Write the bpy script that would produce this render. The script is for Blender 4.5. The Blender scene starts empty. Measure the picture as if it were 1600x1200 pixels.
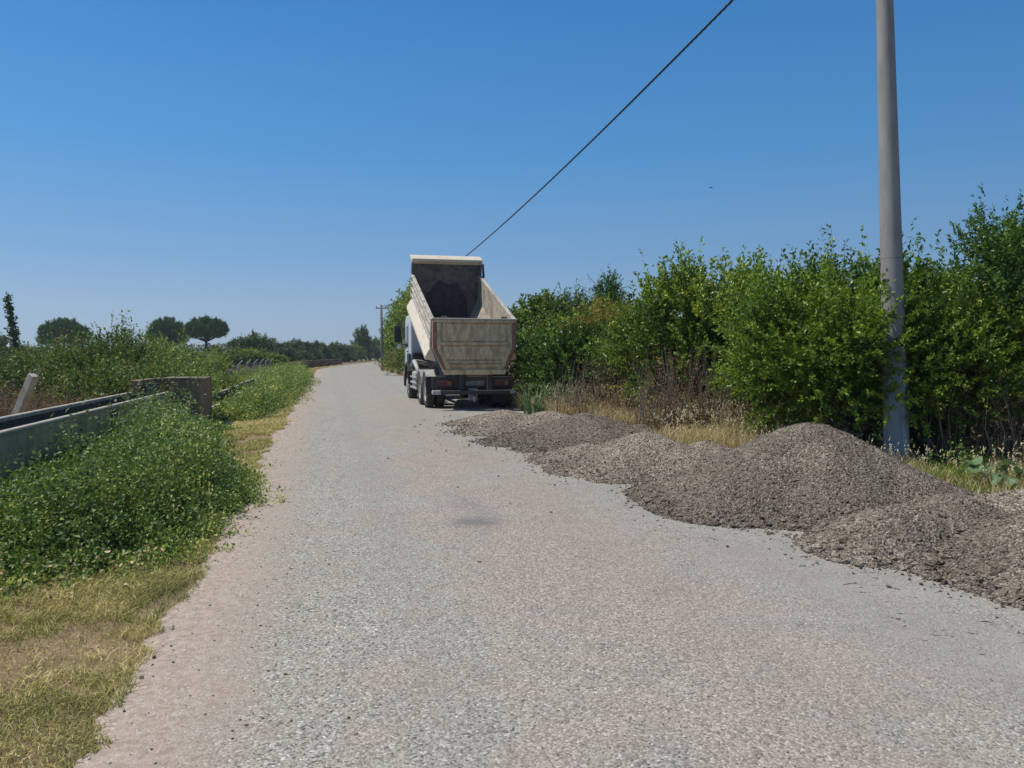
import bpy, math, random
import numpy as np
from mathutils import Vector, Matrix

R = math.radians
rng = np.random.default_rng(7)
random.seed(7)
SC = bpy.context.scene
COL = SC.collection

# ------------------------------------------------------------------ camera, sky, sun, exposure
F_PX, HOR, EYE = 1208.0, 553.0, 1.6
cam_d = bpy.data.cameras.new("camera")
cam_d.sensor_width = 36.0
cam_d.lens = 36.0 * F_PX / 1600.0
cam_d.clip_start = 0.1
cam_d.clip_end = 6000
cam = bpy.data.objects.new("camera", cam_d)
cam.location = (0, 0, EYE)
cam.rotation_euler = (R(90) - math.atan((600 - HOR) / F_PX), 0, 0)
COL.objects.link(cam)
SC.camera = cam

SUN_EL = R(61)
SUN_AZ = Vector((-1.0, 0.06)).normalized()
world = bpy.data.worlds.new("World")
SC.world = world
world.use_nodes = True
wn = world.node_tree
sky = wn.nodes.new('ShaderNodeTexSky')
sky.sky_type = 'NISHITA'
sky.sun_disc = False
sky.sun_elevation = SUN_EL
sky.sun_rotation = math.atan2(SUN_AZ.x, SUN_AZ.y)
sky.altitude = 0
sky.air_density = 0.9
sky.dust_density = 0.6
sky.ozone_density = 3.6
bgn = wn.nodes['Background']
bgn.inputs[1].default_value = 0.11
# clear deep-blue summer sky: the physical sky blended with an elevation gradient, its unseen zenith toned for fill light
geo = wn.nodes.new('ShaderNodeTexCoord'); sepw = wn.nodes.new('ShaderNodeSeparateXYZ'); wn.links.new(geo.outputs['Generated'], sepw.inputs[0])
rmp = wn.nodes.new('ShaderNodeValToRGB'); wn.links.new(sepw.outputs[2], rmp.inputs[0])
SKYC = [(0.0, (.36, .47, .61)), (.05, (.295, .435, .62)), (.12, (.19, .38, .65)), (.24, (.09, .32, .67)), (.40, (.046, .235, .60)), (.6, (.085, .19, .42)), (1.0, (.12, .20, .36))]
el_ = rmp.color_ramp.elements
while len(el_) < len(SKYC): el_.new(.5)
for e_, (p_, c_) in zip(el_, SKYC): e_.position = p_; e_.color = (*c_, 1)
azm = wn.nodes.new('ShaderNodeMapRange'); azm.inputs[1].default_value = -.6; azm.inputs[2].default_value = .65; azm.inputs[3].default_value = 1.06/.11; azm.inputs[4].default_value = .80/.11
wn.links.new(sepw.outputs[0], azm.inputs[0])
vm = wn.nodes.new('ShaderNodeVectorMath'); vm.operation = 'SCALE'; wn.links.new(rmp.outputs[0], vm.inputs[0]); wn.links.new(azm.outputs[0], vm.inputs['Scale'])
mxw = wn.nodes.new('ShaderNodeMix'); mxw.data_type = 'RGBA'; mxw.inputs[0].default_value = .88
wn.links.new(sky.outputs[0], mxw.inputs[6]); wn.links.new(vm.outputs[0], mxw.inputs[7]); wn.links.new(mxw.outputs[2], bgn.inputs[0])

sun_d = bpy.data.lights.new("sun", 'SUN')
sun_d.energy = 4.5
sun_d.angle = R(0.55)
sun_d.color = (1.0, 0.93, 0.82)
sun = bpy.data.objects.new("sun", sun_d)
to_sun = Vector((SUN_AZ.x * math.cos(SUN_EL), SUN_AZ.y * math.cos(SUN_EL), math.sin(SUN_EL)))
sun.rotation_euler = to_sun.to_track_quat('Z', 'Y').to_euler()
sun.location = (-20, -10, 40)
COL.objects.link(sun)

SC.view_settings.view_transform = 'Standard'
SC.view_settings.look = 'None'
SC.view_settings.exposure = 0.0
SC.view_settings.gamma = 1.0
SC.render.engine = 'CYCLES'
SC.cycles.max_bounces = 6
SC.cycles.transparent_max_bounces = 6
SC.cycles.use_denoising = True

# ------------------------------------------------------------------ coordinates
RD = R(13.5)                       # the road runs this far left of the view direction
CS, SN = math.cos(RD), math.sin(RD)
def W(t, s, z=0.0):                # t: metres right of the camera's line along the road, s: metres along it
    return Vector((t * CS - s * SN, t * SN + s * CS, z))
def TS(x, y):
    return (x * CS + y * SN, -x * SN + y * CS)
def at(px, Y, z=0.0):              # point of the place seen in image column px at depth Y
    return Vector(((px - 800) / F_PX * Y, Y, z))
def zof(py, Y):
    return EYE + (HOR - py) / F_PX * Y

# ------------------------------------------------------------------ mesh helpers
def tag(o, label=None, cat=None, group=None, kind=None):
    if label: o['label'] = label
    if cat: o['category'] = cat
    if group: o['group'] = group
    if kind: o['kind'] = kind
    return o

def empty(name, loc=(0, 0, 0), rz=0.0):
    o = bpy.data.objects.new(name, None)
    o.location = loc
    o.rotation_euler = (0, 0, rz)
    o.empty_display_size = 0.3
    COL.objects.link(o)
    return o

def np_mesh(name, V, Fs, mats=None, attrs=None, smooth=False):
    """V (n,3); Fs list of (m,k) index arrays; attrs {name: (n,) float}"""
    V = np.asarray(V, dtype=np.float32)
    if not isinstance(Fs, (list, tuple)): Fs = [Fs]
    Fs = [np.asarray(f, dtype=np.int32) for f in Fs if len(f)]
    me = bpy.data.meshes.new(name)
    me.vertices.add(len(V)); me.vertices.foreach_set('co', V.ravel())
    nl = sum(f.size for f in Fs); npol = sum(len(f) for f in Fs)
    me.loops.add(nl); me.polygons.add(npol)
    me.loops.foreach_set('vertex_index', np.concatenate([f.ravel() for f in Fs]))
    sizes = np.concatenate([np.full(len(f), f.shape[1], dtype=np.int32) for f in Fs])
    starts = np.concatenate([[0], np.cumsum(sizes)[:-1]]).astype(np.int32)
    me.polygons.foreach_set('loop_start', starts)
    me.polygons.foreach_set('use_smooth', np.full(npol, smooth, dtype=bool))
    if attrs:
        for k, a in attrs.items():
            at_ = me.attributes.new(k, 'FLOAT', 'POINT')
            at_.data.foreach_set('value', np.asarray(a, dtype=np.float32))
    me.update(calc_edges=True)
    if mats:
        for m in (mats if isinstance(mats, (list, tuple)) else [mats]): me.materials.append(m)
    return me

def obj(name, me, parent=None, loc=(0, 0, 0)):
    o = bpy.data.objects.new(name, me)
    o.location = loc
    COL.objects.link(o)
    if parent: o.parent = parent
    return o

class MB:
    """collects polygons, then links them as one mesh object"""
    def __init__(s, M=None): s.v = []; s.f = []; s.M = M
    def add(s, vs, fs):
        b = len(s.v)
        for p in vs:
            p = Vector(p)
            if s.M is not None: p = s.M @ p
            s.v.append(tuple(p))
        for f in fs: s.f.append(tuple(i + b for i in f))
    def box(s, x0, x1, y0, y1, z0, z1):
        s.add([(x0,y0,z0),(x1,y0,z0),(x1,y1,z0),(x0,y1,z0),(x0,y0,z1),(x1,y0,z1),(x1,y1,z1),(x0,y1,z1)],
              [(0,3,2,1),(4,5,6,7),(0,1,5,4),(1,2,6,5),(2,3,7,6),(3,0,4,7)])
    def prism(s, pts, axis, a, b):
        """pts: 2-D outline; axis 'x' -> pts are (y,z); 'y' -> (x,z); 'z' -> (x,y)"""
        def mk(p, c):
            if axis == 'x': return (c, p[0], p[1])
            if axis == 'y': return (p[0], c, p[1])
            return (p[0], p[1], c)
        n = len(pts)
        vs = [mk(p, a) for p in pts] + [mk(p, b) for p in pts]
        fs = [tuple(range(n)), tuple(range(2*n-1, n-1, -1))] + [(i, i+n, (i+1) % n + n, (i+1) % n) for i in range(n)]
        s.add(vs, fs)
    def cyl(s, p0, p1, r0, r1=None, n=16, caps=True):
        r1 = r0 if r1 is None else r1
        p0, p1 = Vector(p0), Vector(p1)
        d = (p1 - p0).normalized()
        a = d.orthogonal().normalized(); b = d.cross(a)
        vs = []
        for p, r in ((p0, r0), (p1, r1)):
            for i in range(n):
                an = 2*math.pi*i/n
                vs.append(p + a*math.cos(an)*r + b*math.sin(an)*r)
        fs = [(i, (i+1) % n, (i+1) % n + n, i+n) for i in range(n)]
        if caps: fs += [tuple(range(n-1, -1, -1)), tuple(range(n, 2*n))]
        s.add(vs, fs)
    def tube(s, pts, rs, n=8):
        pts = [Vector(p) for p in pts]
        if not hasattr(rs, '__len__'): rs = [rs]*len(pts)
        vs = []; a = None
        for i, p in enumerate(pts):
            d = (pts[min(i+1, len(pts)-1)] - pts[max(i-1, 0)]).normalized()
            if a is None: a = d.orthogonal().normalized()
            a = (a - d*a.dot(d)).normalized(); b = d.cross(a)
            for k in range(n):
                an = 2*math.pi*k/n
                vs.append(p + a*math.cos(an)*rs[i] + b*math.sin(an)*rs[i])
        fs = []
        for i in range(len(pts)-1):
            for k in range(n):
                k2 = (k+1) % n
                fs.append((i*n+k, i*n+k2, (i+1)*n+k2, (i+1)*n+k))
        fs += [tuple(range(n-1, -1, -1)), tuple(range((len(pts)-1)*n, len(pts)*n))]
        s.add(vs, fs)
    def lathe_x(s, prof, c, n=32):
        """profile of (x, r) turned round the x axis through c, closed loop profile"""
        m = len(prof); vs = []
        for i in range(n):
            an = 2*math.pi*i/n
            for (x, r) in prof: vs.append((c[0]+x, c[1]+r*math.cos(an), c[2]+r*math.sin(an)))
        fs = []
        for i in range(n):
            j = (i+1) % n
            for k in range(m-1):
                fs.append((i*m+k, i*m+k+1, j*m+k+1, j*m+k))
        s.add(vs, fs)
    def build(s, name, mat, parent=None, bevel=0.0, smooth=False, seg=2):
        me = bpy.data.meshes.new(name)
        me.from_pydata(s.v, [], s.f)
        me.materials.append(mat)
        if smooth:
            for p in me.polygons: p.use_smooth = True
        me.update()
        import bmesh
        bm = bmesh.new(); bm.from_mesh(me); bmesh.ops.recalc_face_normals(bm, faces=bm.faces); bm.to_mesh(me); bm.free()
        o = obj(name, me, parent)
        if bevel:
            md = o.modifiers.new('bevel', 'BEVEL'); md.width = bevel; md.segments = seg; md.limit_method = 'ANGLE'
        return o

# ------------------------------------------------------------------ material helpers
class NT:
    def __init__(s, name):
        s.m = bpy.data.materials.new(name); s.m.use_nodes = True
        s.t = s.m.node_tree; s.b = s.t.nodes['Principled BSDF']; s.out = s.t.nodes['Material Output']
    def n(s, typ, **kw):
        nd = s.t.nodes.new('ShaderNode' + typ)
        for k, v in kw.items():
            if k.startswith('i_'):
                key = k[2:].replace('_', ' ')
                nd.inputs[key].default_value = v
            else: setattr(nd, k, v)
        return nd
    def l(s, a, b): s.t.links.new(a, b)
    def coord(s): return s.n('TexCoord').outputs['Object']
    def mapping(s, vec, scale=(1, 1, 1), rot=(0, 0, 0)):
        m = s.n('Mapping'); m.inputs['Scale'].default_value = scale; m.inputs['Rotation'].default_value = rot
        s.l(vec, m.inputs['Vector']); return m.outputs[0]
    def noise(s, vec, scale, detail=4, rough=0.55, dist=0.0):
        nd = s.n('TexNoise'); nd.inputs['Scale'].default_value = scale; nd.inputs['Detail'].default_value = detail
        nd.inputs['Roughness'].default_value = rough; nd.inputs['Distortion'].default_value = dist
        s.l(vec, nd.inputs['Vector']); return nd.outputs['Fac']
    def voro(s, vec, scale, feature='F1'):
        nd = s.n('TexVoronoi'); nd.feature = feature; nd.inputs['Scale'].default_value = scale
        s.l(vec, nd.inputs['Vector']); return nd
    def ramp(s, fac, stops):
        nd = s.n('ValToRGB'); e = nd.color_ramp.elements
        while len(e) < len(stops): e.new(0.5)
        for i, (p, c) in enumerate(stops):
            e[i].position = p; e[i].color = (*c, 1) if len(c) == 3 else c
        s.l(fac, nd.inputs[0]); return nd.outputs[0]
    def mr(s, fac, a, b, c=0.0, d=1.0):
        nd = s.n('MapRange'); nd.inputs[1].default_value = a; nd.inputs[2].default_value = b
        nd.inputs[3].default_value = c; nd.inputs[4].default_value = d
        s.l(fac, nd.inputs[0]); return nd.outputs[0]
    def mix(s, fac, a, b, mode='MIX'):
        nd = s.n('Mix'); nd.data_type = 'RGBA'; nd.blend_type = mode
        for inp, v in ((nd.inputs[0], fac), (nd.inputs[6], a), (nd.inputs[7], b)):
            if hasattr(v, 'is_output') or isinstance(v, bpy.types.NodeSocket): s.l(v, inp)
            elif isinstance(v, (int, float)): inp.default_value = v
            else: inp.default_value = (*v, 1)
        return nd.outputs[2]
    def math(s, op, a, b=0.0):
        nd = s.n('Math'); nd.operation = op
        for inp, v in ((nd.inputs[0], a), (nd.inputs[1], b)):
            if isinstance(v, bpy.types.NodeSocket): s.l(v, inp)
            else: inp.default_value = v
        return nd.outputs[0]
    def bump(s, h, strength=0.5, dist=0.01):
        nd = s.n('Bump'); nd.inputs['Strength'].default_value = strength; nd.inputs['Distance'].default_value = dist
        s.l(h, nd.inputs['Height']); s.l(nd.outputs[0], s.b.inputs['Normal']); return nd
    def col(s, c): 
        if isinstance(c, bpy.types.NodeSocket): s.l(c, s.b.inputs['Base Color'])
        else: s.b.inputs['Base Color'].default_value = (*c, 1)
    def rough(s, r): s.b.inputs['Roughness'].default_value = r
    def attr(s, name):
        nd = s.n('Attribute'); nd.attribute_name = name; return nd.outputs['Fac']

def simple(name, base, rough=0.6, var=0.25, scale=6.0, dirt=None, dirt_amt=0.4, metal=0.0, bump=0.15, bscale=60, stretch=(1, 1, 1)):
    t = NT(name); c = t.coord(); mc = t.mapping(c, stretch)
    n1 = t.noise(mc, scale, 6, 0.6)
    lo = tuple(x*(1-var) for x in base); hi = tuple(min(1, x*(1+var)) for x in base)
    col = t.ramp(n1, [(0.3, lo), (0.7, hi)])
    if dirt:
        n2 = t.noise(mc, scale*0.45, 8, 0.7, 0.6)
        f = t.mr(n2, 0.62-dirt_amt*0.35, 0.72-dirt_amt*0.2)
        col = t.mix(f, col, dirt)
    t.col(col); t.rough(rough); t.b.inputs['Metallic'].default_value = metal
    if bump: t.bump(t.noise(c, bscale, 4), bump, 0.01)
    return t.m

def leafmat(name, stops, transl=0.35, rough=0.45, tcol=None):
    t = NT(name)
    v = t.attr('v')
    col = t.ramp(v, stops)
    t.col(col); t.rough(rough); t.b.inputs['Specular IOR Level'].default_value = 0.35
    tr = t.n('BsdfTranslucent')
    tc = t.mix(0.5, col, tcol or (0.16, 0.26, 0.02))
    t.l(tc, tr.inputs[0])
    mx = t.n('MixShader'); mx.inputs[0].default_value = transl
    t.l(t.b.outputs[0], mx.inputs[1]); t.l(tr.outputs[0], mx.inputs[2]); t.l(mx.outputs[0], t.out.inputs[0])
    return t.m

# ------------------------------------------------------------------ vegetation helpers
def unit(a): return a / np.maximum(np.linalg.norm(a, axis=-1, keepdims=True), 1e-9)
def rdir(n): return unit(rng.normal(size=(n, 3)))
def wob(x, y, sc=1.0, seed=0):     # cheap smooth noise, about -1..1
    r = np.random.default_rng(seed); o = 0
    for k in range(6):
        a, b, p = r.uniform(-1, 1)*sc*(1+k*.6), r.uniform(-1, 1)*sc*(1+k*.6), r.uniform(0, 6.28)
        o = o + np.sin(a*x + b*y + p)/(1+k*.35)
    return o/3.0

def leaves(P, D, N, L, Wd, v, fold=0.12):
    """one folded diamond leaf per row -> V, F, attr"""
    n = len(P); D = unit(D); S = unit(np.cross(D, N)); N = np.cross(S, D)
    L = np.broadcast_to(L, (n,))[:, None]; Wd = np.broadcast_to(Wd, (n,))[:, None]
    m = P + D*L*0.45
    V = np.stack([P, m + S*Wd*.5 + N*Wd*fold, P + D*L - N*L*.08, m - S*Wd*.5 + N*Wd*fold], 1).reshape(-1, 3)
    F = np.arange(n*4).reshape(n, 4)
    return V, F, np.repeat(v, 4)

def shoots(P0, D0, LEN, K, leafL, leafW, droop=0.0, spread=0.9, up=0.25, v0=None, vvar=0.22, fmin=0.1):
    """K leaves along each shoot"""
    n = len(P0); D0 = unit(D0)
    f = rng.uniform(fmin, 1, (n, K)); LEN = np.broadcast_to(LEN, (n,))
    P = P0[:, None, :] + D0[:, None, :]*(LEN[:, None]*f)[..., None]
    P[..., 2] -= droop*(f**2)*LEN[:, None]
    P += rng.normal(0, 0.02, P.shape)*LEN[:, None, None]
    d = D0[:, None, :]*0.6 + rdir(n*K).reshape(n, K, 3)*spread
    d[..., 2] += up
    nn = rdir(n*K)*0.8 + np.array([0, 0, 0.75])
    v0 = rng.uniform(0.3, 0.7, n) if v0 is None else v0
    v = np.clip(v0[:, None] + rng.normal(0, vvar, (n, K)) + 0.12*(f-0.5), 0, 1)
    sz = rng.uniform(0.65, 1.2, n*K)
    return leaves(P.reshape(-1, 3), d.reshape(-1, 3), nn, leafL*sz, leafW*sz, v.ravel())

def crown(rad, n_clump, per, K, leafL, leafW, slen=(0.3, 0.8), csize=0.4, zlo=-0.75, upb=0.5, topk=0.0, seed=None, fill=0.25, droop=0.05):
    """leafy crown round the origin, radii rad, made of clumps of leafy shoots"""
    rx, ry, rz = rad
    C = []
    i = 0
    while len(C) < n_clump:
        d = rdir(1)[0]
        if d[2] < zlo: continue
        r = rng.uniform(0.68, 1.02) if rng.random() > fill else rng.uniform(0.1, 0.55)
        C.append(d*r*np.array([rx, ry, rz]))
    C = np.array(C)
    cv = rng.uniform(0.12, 0.88, n_clump)
    cs = rng.uniform(0.6, 1.25, n_clump)*csize
    idx = np.repeat(np.arange(n_clump), per)
    off = rdir(len(idx))*(rng.random(len(idx))**0.5)[:, None]*cs[idx][:, None]*np.array([1, 1, .75])
    P0 = C[idx] + off
    outw = unit(P0/np.array([rx, ry, rz]))
    D0 = outw*0.6 + unit(off)*0.5 + rdir(len(idx))*0.35 + np.array([0, 0, upb])
    LEN = rng.uniform(*slen, len(idx))
    if topk:   # some long upright shoots out of the top
        top = (outw[:, 2] > 0.45) & (rng.random(len(idx)) < topk)
        LEN[top] *= 1.45; D0[top] = rdir(top.sum())*0.28 + np.array([0, 0, 1.2])
    V, F, v = shoots(P0, D0, LEN, K, leafL, leafW, droop=droop, v0=np.clip(cv[idx] + rng.normal(0, .1, len(idx)), 0, 1))
    return V, F, v, C

def limb_mesh(base_pts, targets, r0, n=6):
    mb = MB()
    for i, tg in enumerate(targets):
        b = Vector(base_pts[i % len(base_pts)]); tg = Vector(tg)
        mid = b.lerp(tg, 0.45) + Vector((random.uniform(-.1, .1), random.uniform(-.1, .1), 0.12))*max(1, (tg-b).length*0.5)
        mb.tube([b, b.lerp(mid, .5) + Vector((random.uniform(-.04, .04), random.uniform(-.04, .04), 0)), mid, tg],
                [r0, r0*.8, r0*.55, r0*.2], n)
    return mb

def blades(P, H, Wd, lean, v, az=None):
    n = len(P)
    az = rng.uniform(0, 6.283, n) if az is None else az
    side = np.stack([np.cos(az), np.sin(az), np.zeros(n)], 1)
    ld = rng.uniform(0, 6.283, n)
    ln = np.stack([np.cos(ld), np.sin(ld), np.zeros(n)], 1)*(lean*rng.uniform(.2, 1.3, n)*H)[:, None]
    up = np.array([0, 0, 1.0])
    Hh = H[:, None]; w = np.broadcast_to(Wd, (n,))[:, None]
    m = P + up*Hh*.55 + ln*.35; tp = P + up*Hh*(1-0.25*lean) + ln
    V = np.stack([P - side*w*.5, P + side*w*.5, m + side*w*.4, m - side*w*.4, tp + side*w*.08, tp - side*w*.08], 1).reshape(-1, 3)
    b = np.arange(n)[:, None]*6
    F = np.concatenate([b + np.array([0, 1, 2, 3]), b + np.array([3, 2, 4, 5])], 0)
    return V, F, np.repeat(v, 6)

def join(parts):
    Vs, Fs, As = [], [], []; o = 0
    for V, F, a in parts:
        Vs.append(V); Fs.append(F + o); As.append(a); o += len(V)
    return np.concatenate(Vs), np.concatenate(Fs), np.concatenate(As)

# ------------------------------------------------------------------ the setting: ground and road
t = NT("dry_earth"); c = t.coord()
g1 = t.noise(c, 0.35, 8, 0.65); g2 = t.noise(c, 3.0, 8, 0.7); g3 = t.noise(c, 30, 6, 0.7)
base = t.ramp(g2, [(0.3, (0.16, 0.10, 0.055)), (0.55, (0.27, 0.19, 0.11)), (0.75, (0.36, 0.27, 0.17))])
grs = t.ramp(g3, [(0.3, (0.07, 0.07, 0.025)), (0.7, (0.17, 0.15, 0.06))])
col = t.mix(t.mr(g1, 0.42, 0.6), base, grs)
t.col(col); t.rough(0.95); t.bump(g3, 0.7, 0.03)
M_ground = t.m
N = 60
gx = np.sign(np.linspace(-1, 1, N))*np.abs(np.linspace(-1, 1, N))**3*4200
GX, GY = np.meshgrid(gx, gx + 0)
V = np.stack([GX.ravel(), GY.ravel(), np.zeros(N*N)], 1)
I = np.arange(N*N).reshape(N, N)
F = np.stack([I[:-1, :-1], I[:-1, 1:], I[1:, 1:], I[1:, :-1]], -1).reshape(-1, 4)
tag(obj("ground", np_mesh("ground", V, F, M_ground)), kind='structure')

def bend(s):
    s = np.asarray(s, dtype=float)
    k = np.maximum(0, s - 78.0)
    return 0.145*k*(k/(k+14.0)) + 0.00018*k*k

t = NT("chip_seal_road"); c = t.coord(); tt = t.attr('tt'); ss = t.attr('ss')
big = t.noise(c, 0.55, 5, 0.6, 0.4); mid = t.noise(c, 2.6, 7, 0.66, 0.3); fine = t.noise(c, 26, 6, 0.7)
vo = t.voro(c, 84); vo2 = t.voro(c, 170)
chip = t.n('SeparateColor'); t.l(vo.outputs['Color'], chip.inputs[0])
chip2 = t.n('SeparateColor'); t.l(vo2.outputs['Color'], chip2.inputs[0])
grey = t.ramp(chip.outputs[0], [(0.0, (0.10, 0.098, 0.09)), (0.2, (0.253, 0.242, 0.210)), (0.6, (0.348, 0.333, 0.289)), (0.93, (0.435, 0.423, 0.38)), (1.0, (0.66, 0.64, 0.6))])
pink = t.ramp(chip.outputs[1], [(0.0, (0.13, 0.10, 0.085)), (0.25, (0.265, 0.218, 0.19)), (0.75, (0.36, 0.302, 0.268)), (1.0, (0.6, 0.52, 0.45))])
# pinkish where the traffic has worn the seal: the middle of the road and patches
ctr = t.math('MULTIPLY', t.math('SUBTRACT', 1.0, t.mr(t.math('ABSOLUTE', t.math('SUBTRACT', tt, 2.1)), 0.2, 1.7)), 0.16)
pf = t.mr(t.math('ADD', t.math('ADD', t.math('MULTIPLY', big, 0.55), t.math('MULTIPLY', mid, 0.45)), ctr), 0.48, 0.64, 0.0, 0.72)
pf = t.math('MULTIPLY', pf, t.mr(ss, 11, 26, 1.0, .3))
col = t.mix(pf, grey, pink)
dk = t.ramp(chip2.outputs[0], [(0.0, (0.62, 0.61, 0.6)), (0.4, (0.92, 0.92, 0.91)), (1.0, (1.12, 1.12, 1.12))])
col = t.mix(1.0, col, dk, 'MULTIPLY')
wear = t.ramp(mid, [(0.32, (0.86, 0.865, 0.87)), (0.5, (1, 1, 1)), (0.72, (1.06, 1.05, 1.03))])
col = t.mix(0.9, col, wear, 'MULTIPLY')
# bluish bitumen patches on the right-hand lane
lane = t.mr(tt, 1.9, 3.4)
col = t.mix(t.math('MULTIPLY', lane, t.mr(big, 0.35, 0.6, 0.15, 0.6)), col, t.mix(1.0, (0.285, 0.28, 0.255), dk, 'MULTIPLY'))
# wheel tracks, worn smoother and a little darker, broken up along their length
for tc, wd_, am in ((0.55, .34, .30), (2.2, .34, .22), (3.2, .36, .34), (4.75, .3, .25)):
    tk_ = t.mr(t.math('ABSOLUTE', t.math('SUBTRACT', t.math('ADD', tt, t.math('MULTIPLY', big, .35)), tc+.17)), wd_, .05, 0, 1)
    col = t.mix(t.math('MULTIPLY', tk_, t.math('MULTIPLY', t.mr(mid, .35, .6, .3, 1), am)), col, t.mix(1.0, (.25, .238, .215), dk, 'MULTIPLY'))
# scattered small dark repairs and scuffs
n7 = t.noise(t.mapping(c, (1, .45, 1), (0, 0, -RD)), 1.5, 4, .6, .2)
col = t.mix(t.mr(n7, .66, .74, 0, .35), col, (.17, .168, .16))
# dust dragged from the heaps
n8 = t.noise(c, 1.2, 8, .7, .5)
col = t.mix(t.math('MULTIPLY', t.mr(tt, 1.7, 3.2), t.mr(n8, .5, .68, 0, .5)), col, (.36, .345, .31))
# oil stain
st = W(1.36, 7.12)
sx = t.math('DIVIDE', t.math('SUBTRACT', tt, 1.36), 0.27); sy = t.math('DIVIDE', t.math('SUBTRACT', ss, 7.10), 0.24)
rr = t.math('ADD', t.math('SQRT', t.math('ADD', t.math('MULTIPLY', sx, sx), t.math('MULTIPLY', sy, sy))), t.math('MULTIPLY', t.math('SUBTRACT', t.noise(c, 9, 5, 0.7), 0.5), 1.3))
col = t.mix(t.mr(rr, 1.25, 0.35, 0.0, 0.62), col, (0.10, 0.105, 0.112))
sy2 = t.math('DIVIDE', t.math('SUBTRACT', ss, 7.9), 0.6); sx2 = t.math('DIVIDE', t.math('SUBTRACT', tt, 1.45), 0.3)
rr2 = t.math('ADD', t.math('SQRT', t.math('ADD', t.math('MULTIPLY', sx2, sx2), t.math('MULTIPLY', sy2, sy2))), t.math('MULTIPLY', t.math('SUBTRACT', t.noise(c, 7, 5, 0.7), 0.5), 1.6))
col = t.mix(t.mr(rr2, 1.3, 0.3, 0.0, 0.25), col, (0.14, 0.145, 0.15))
# trodden dirt along the left edge, fading into the seal
en = t.math('MULTIPLY', t.math('SUBTRACT', t.math('ADD', t.math('MULTIPLY', mid, .6), t.math('MULTIPLY', fine, .4)), 0.5), 1.7)
ef = t.mr(t.math('ADD', tt, en), -0.22, -0.62)
ef2 = t.mr(t.math('ADD', tt, en), 5.0, 5.5)
dirt = t.ramp(fine, [(0.3, (0.24, 0.195, 0.155)), (0.5, (0.345, 0.285, 0.235)), (0.68, (0.43, 0.365, 0.31))])
peb = t.mr(chip.outputs[2], 0.93, 0.95)
dirt = t.mix(t.math('MULTIPLY', peb, 0.8), dirt, (0.5, 0.45, 0.4))
col = t.mix(t.math('MAXIMUM', ef, ef2), col, dirt)
t.col(col); t.rough(0.85); t.b.inputs['Specular IOR Level'].default_value = 0.3
hgt = t.math('ADD', t.math('MULTIPLY', vo.outputs['Distance'], -1.0), t.math('MULTIPLY', fine, 0.6))
t.bump(hgt, 0.42, 0.009)
M_road = t.m

s_list = np.concatenate([np.arange(-6, 30, 0.06), np.arange(30, 120, 0.5), np.arange(120, 420, 4.0)])
def edgeL(s): return -1.0 + np.where(s < 60, 1, .4)*(0.13*wob(s, s*0.3, 1.6, 3) + 0.07*wob(s, s, 5.0, 4) + 0.03*wob(s, s, 16, 5)) - 0.55*np.exp(-((s-4.1)/1.3)**2)*0
def edgeR(s): return 5.45 + 0.15*wob(s, s, 0.9, 6)
cols = np.array([0, .02, .06, .12, .2, .35, .5, .65, .8, .92, 1.0])
bl, el, er = bend(s_list), edgeL(s_list), edgeR(s_list)
tts = el[:, None]*(1-cols) + er[:, None]*cols
crown_z = 0.018 + 0.0*tts
crown_z[:, 0] = 0.001; crown_z[:, -1] = 0.001
X = (tts + bl[:, None]); S_ = np.repeat(s_list[:, None], len(cols), 1)
V = np.stack([X*CS - S_*SN, X*SN + S_*CS, crown_z], -1).reshape(-1, 3)
n_s, n_c = len(s_list), len(cols)
I = np.arange(n_s*n_c).reshape(n_s, n_c)
F = np.stack([I[:-1, :-1], I[:-1, 1:], I[1:, 1:], I[1:, :-1]], -1).reshape(-1, 4)
tag(obj("road", np_mesh("road", V, F, M_road, {'tt': tts.ravel(), 'ss': S_.ravel()}, smooth=True)), kind='structure')

# ------------------------------------------------------------------ low hills far off
t = NT("far_hills"); t.col((0.09, 0.12, 0.10)); t.rough(1.0); M_hill = t.m
hx = np.linspace(-2600, 3000, 120)
hh = 14 + 16*np.abs(wob(hx, hx*0, 0.0035, 11)) + 8*wob(hx, hx, 0.012, 12)
V = np.concatenate([np.stack([hx, np.full(120, 3000.), np.zeros(120)-2], 1), np.stack([hx, np.full(120, 3250.), hh], 1), np.stack([hx, np.full(120, 3700.), np.zeros(120)-2], 1)])
I = np.arange(360).reshape(3, 120)
F = np.stack([I[:-1, :-1], I[:-1, 1:], I[1:, 1:], I[1:, :-1]], -1).reshape(-1, 4)
tag(obj("hills", np_mesh("hills", V, F, M_hill, smooth=True)), kind='structure')

# ------------------------------------------------------------------ gravel heaps
t = NT("crushed_gravel"); c = t.coord(); v = t.attr('v')
n1 = t.noise(c, 1.3, 6, 0.65); n2 = t.noise(c, 45, 5, 0.7); vo = t.voro(c, 70); tone = t.attr('tone')
sc_ = t.n('SeparateColor'); t.l(vo.outputs['Color'], sc_.inputs[0])
fines = t.ramp(sc_.outputs[0], [(0.0, (0.055, 0.044, 0.031)), (0.5, (0.165, 0.138, 0.105)), (0.9, (0.245, 0.213, 0.172)), (1.0, (0.38, 0.35, 0.31))])
fines = t.mix(t.mr(t.math('ADD', n1, tone), 0.42, 0.72, 0, 1), fines, t.mix(1.0, fines, (1.75, 1.74, 1.75), 'MULTIPLY'))
stone = t.ramp(v, [(0.0, (0.065, 0.052, 0.04)), (0.4, (0.172, 0.146, 0.114)), (0.72, (0.27, 0.235, 0.195)), (0.93, (0.33, 0.305, 0.27)), (1.0, (0.5, 0.47, 0.43))])
stone = t.mix(t.mr(t.math('ADD', n1, tone), 0.42, 0.72, 0, 1), stone, t.mix(1.0, stone, (1.5, 1.5, 1.52), 'MULTIPLY'))
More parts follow.
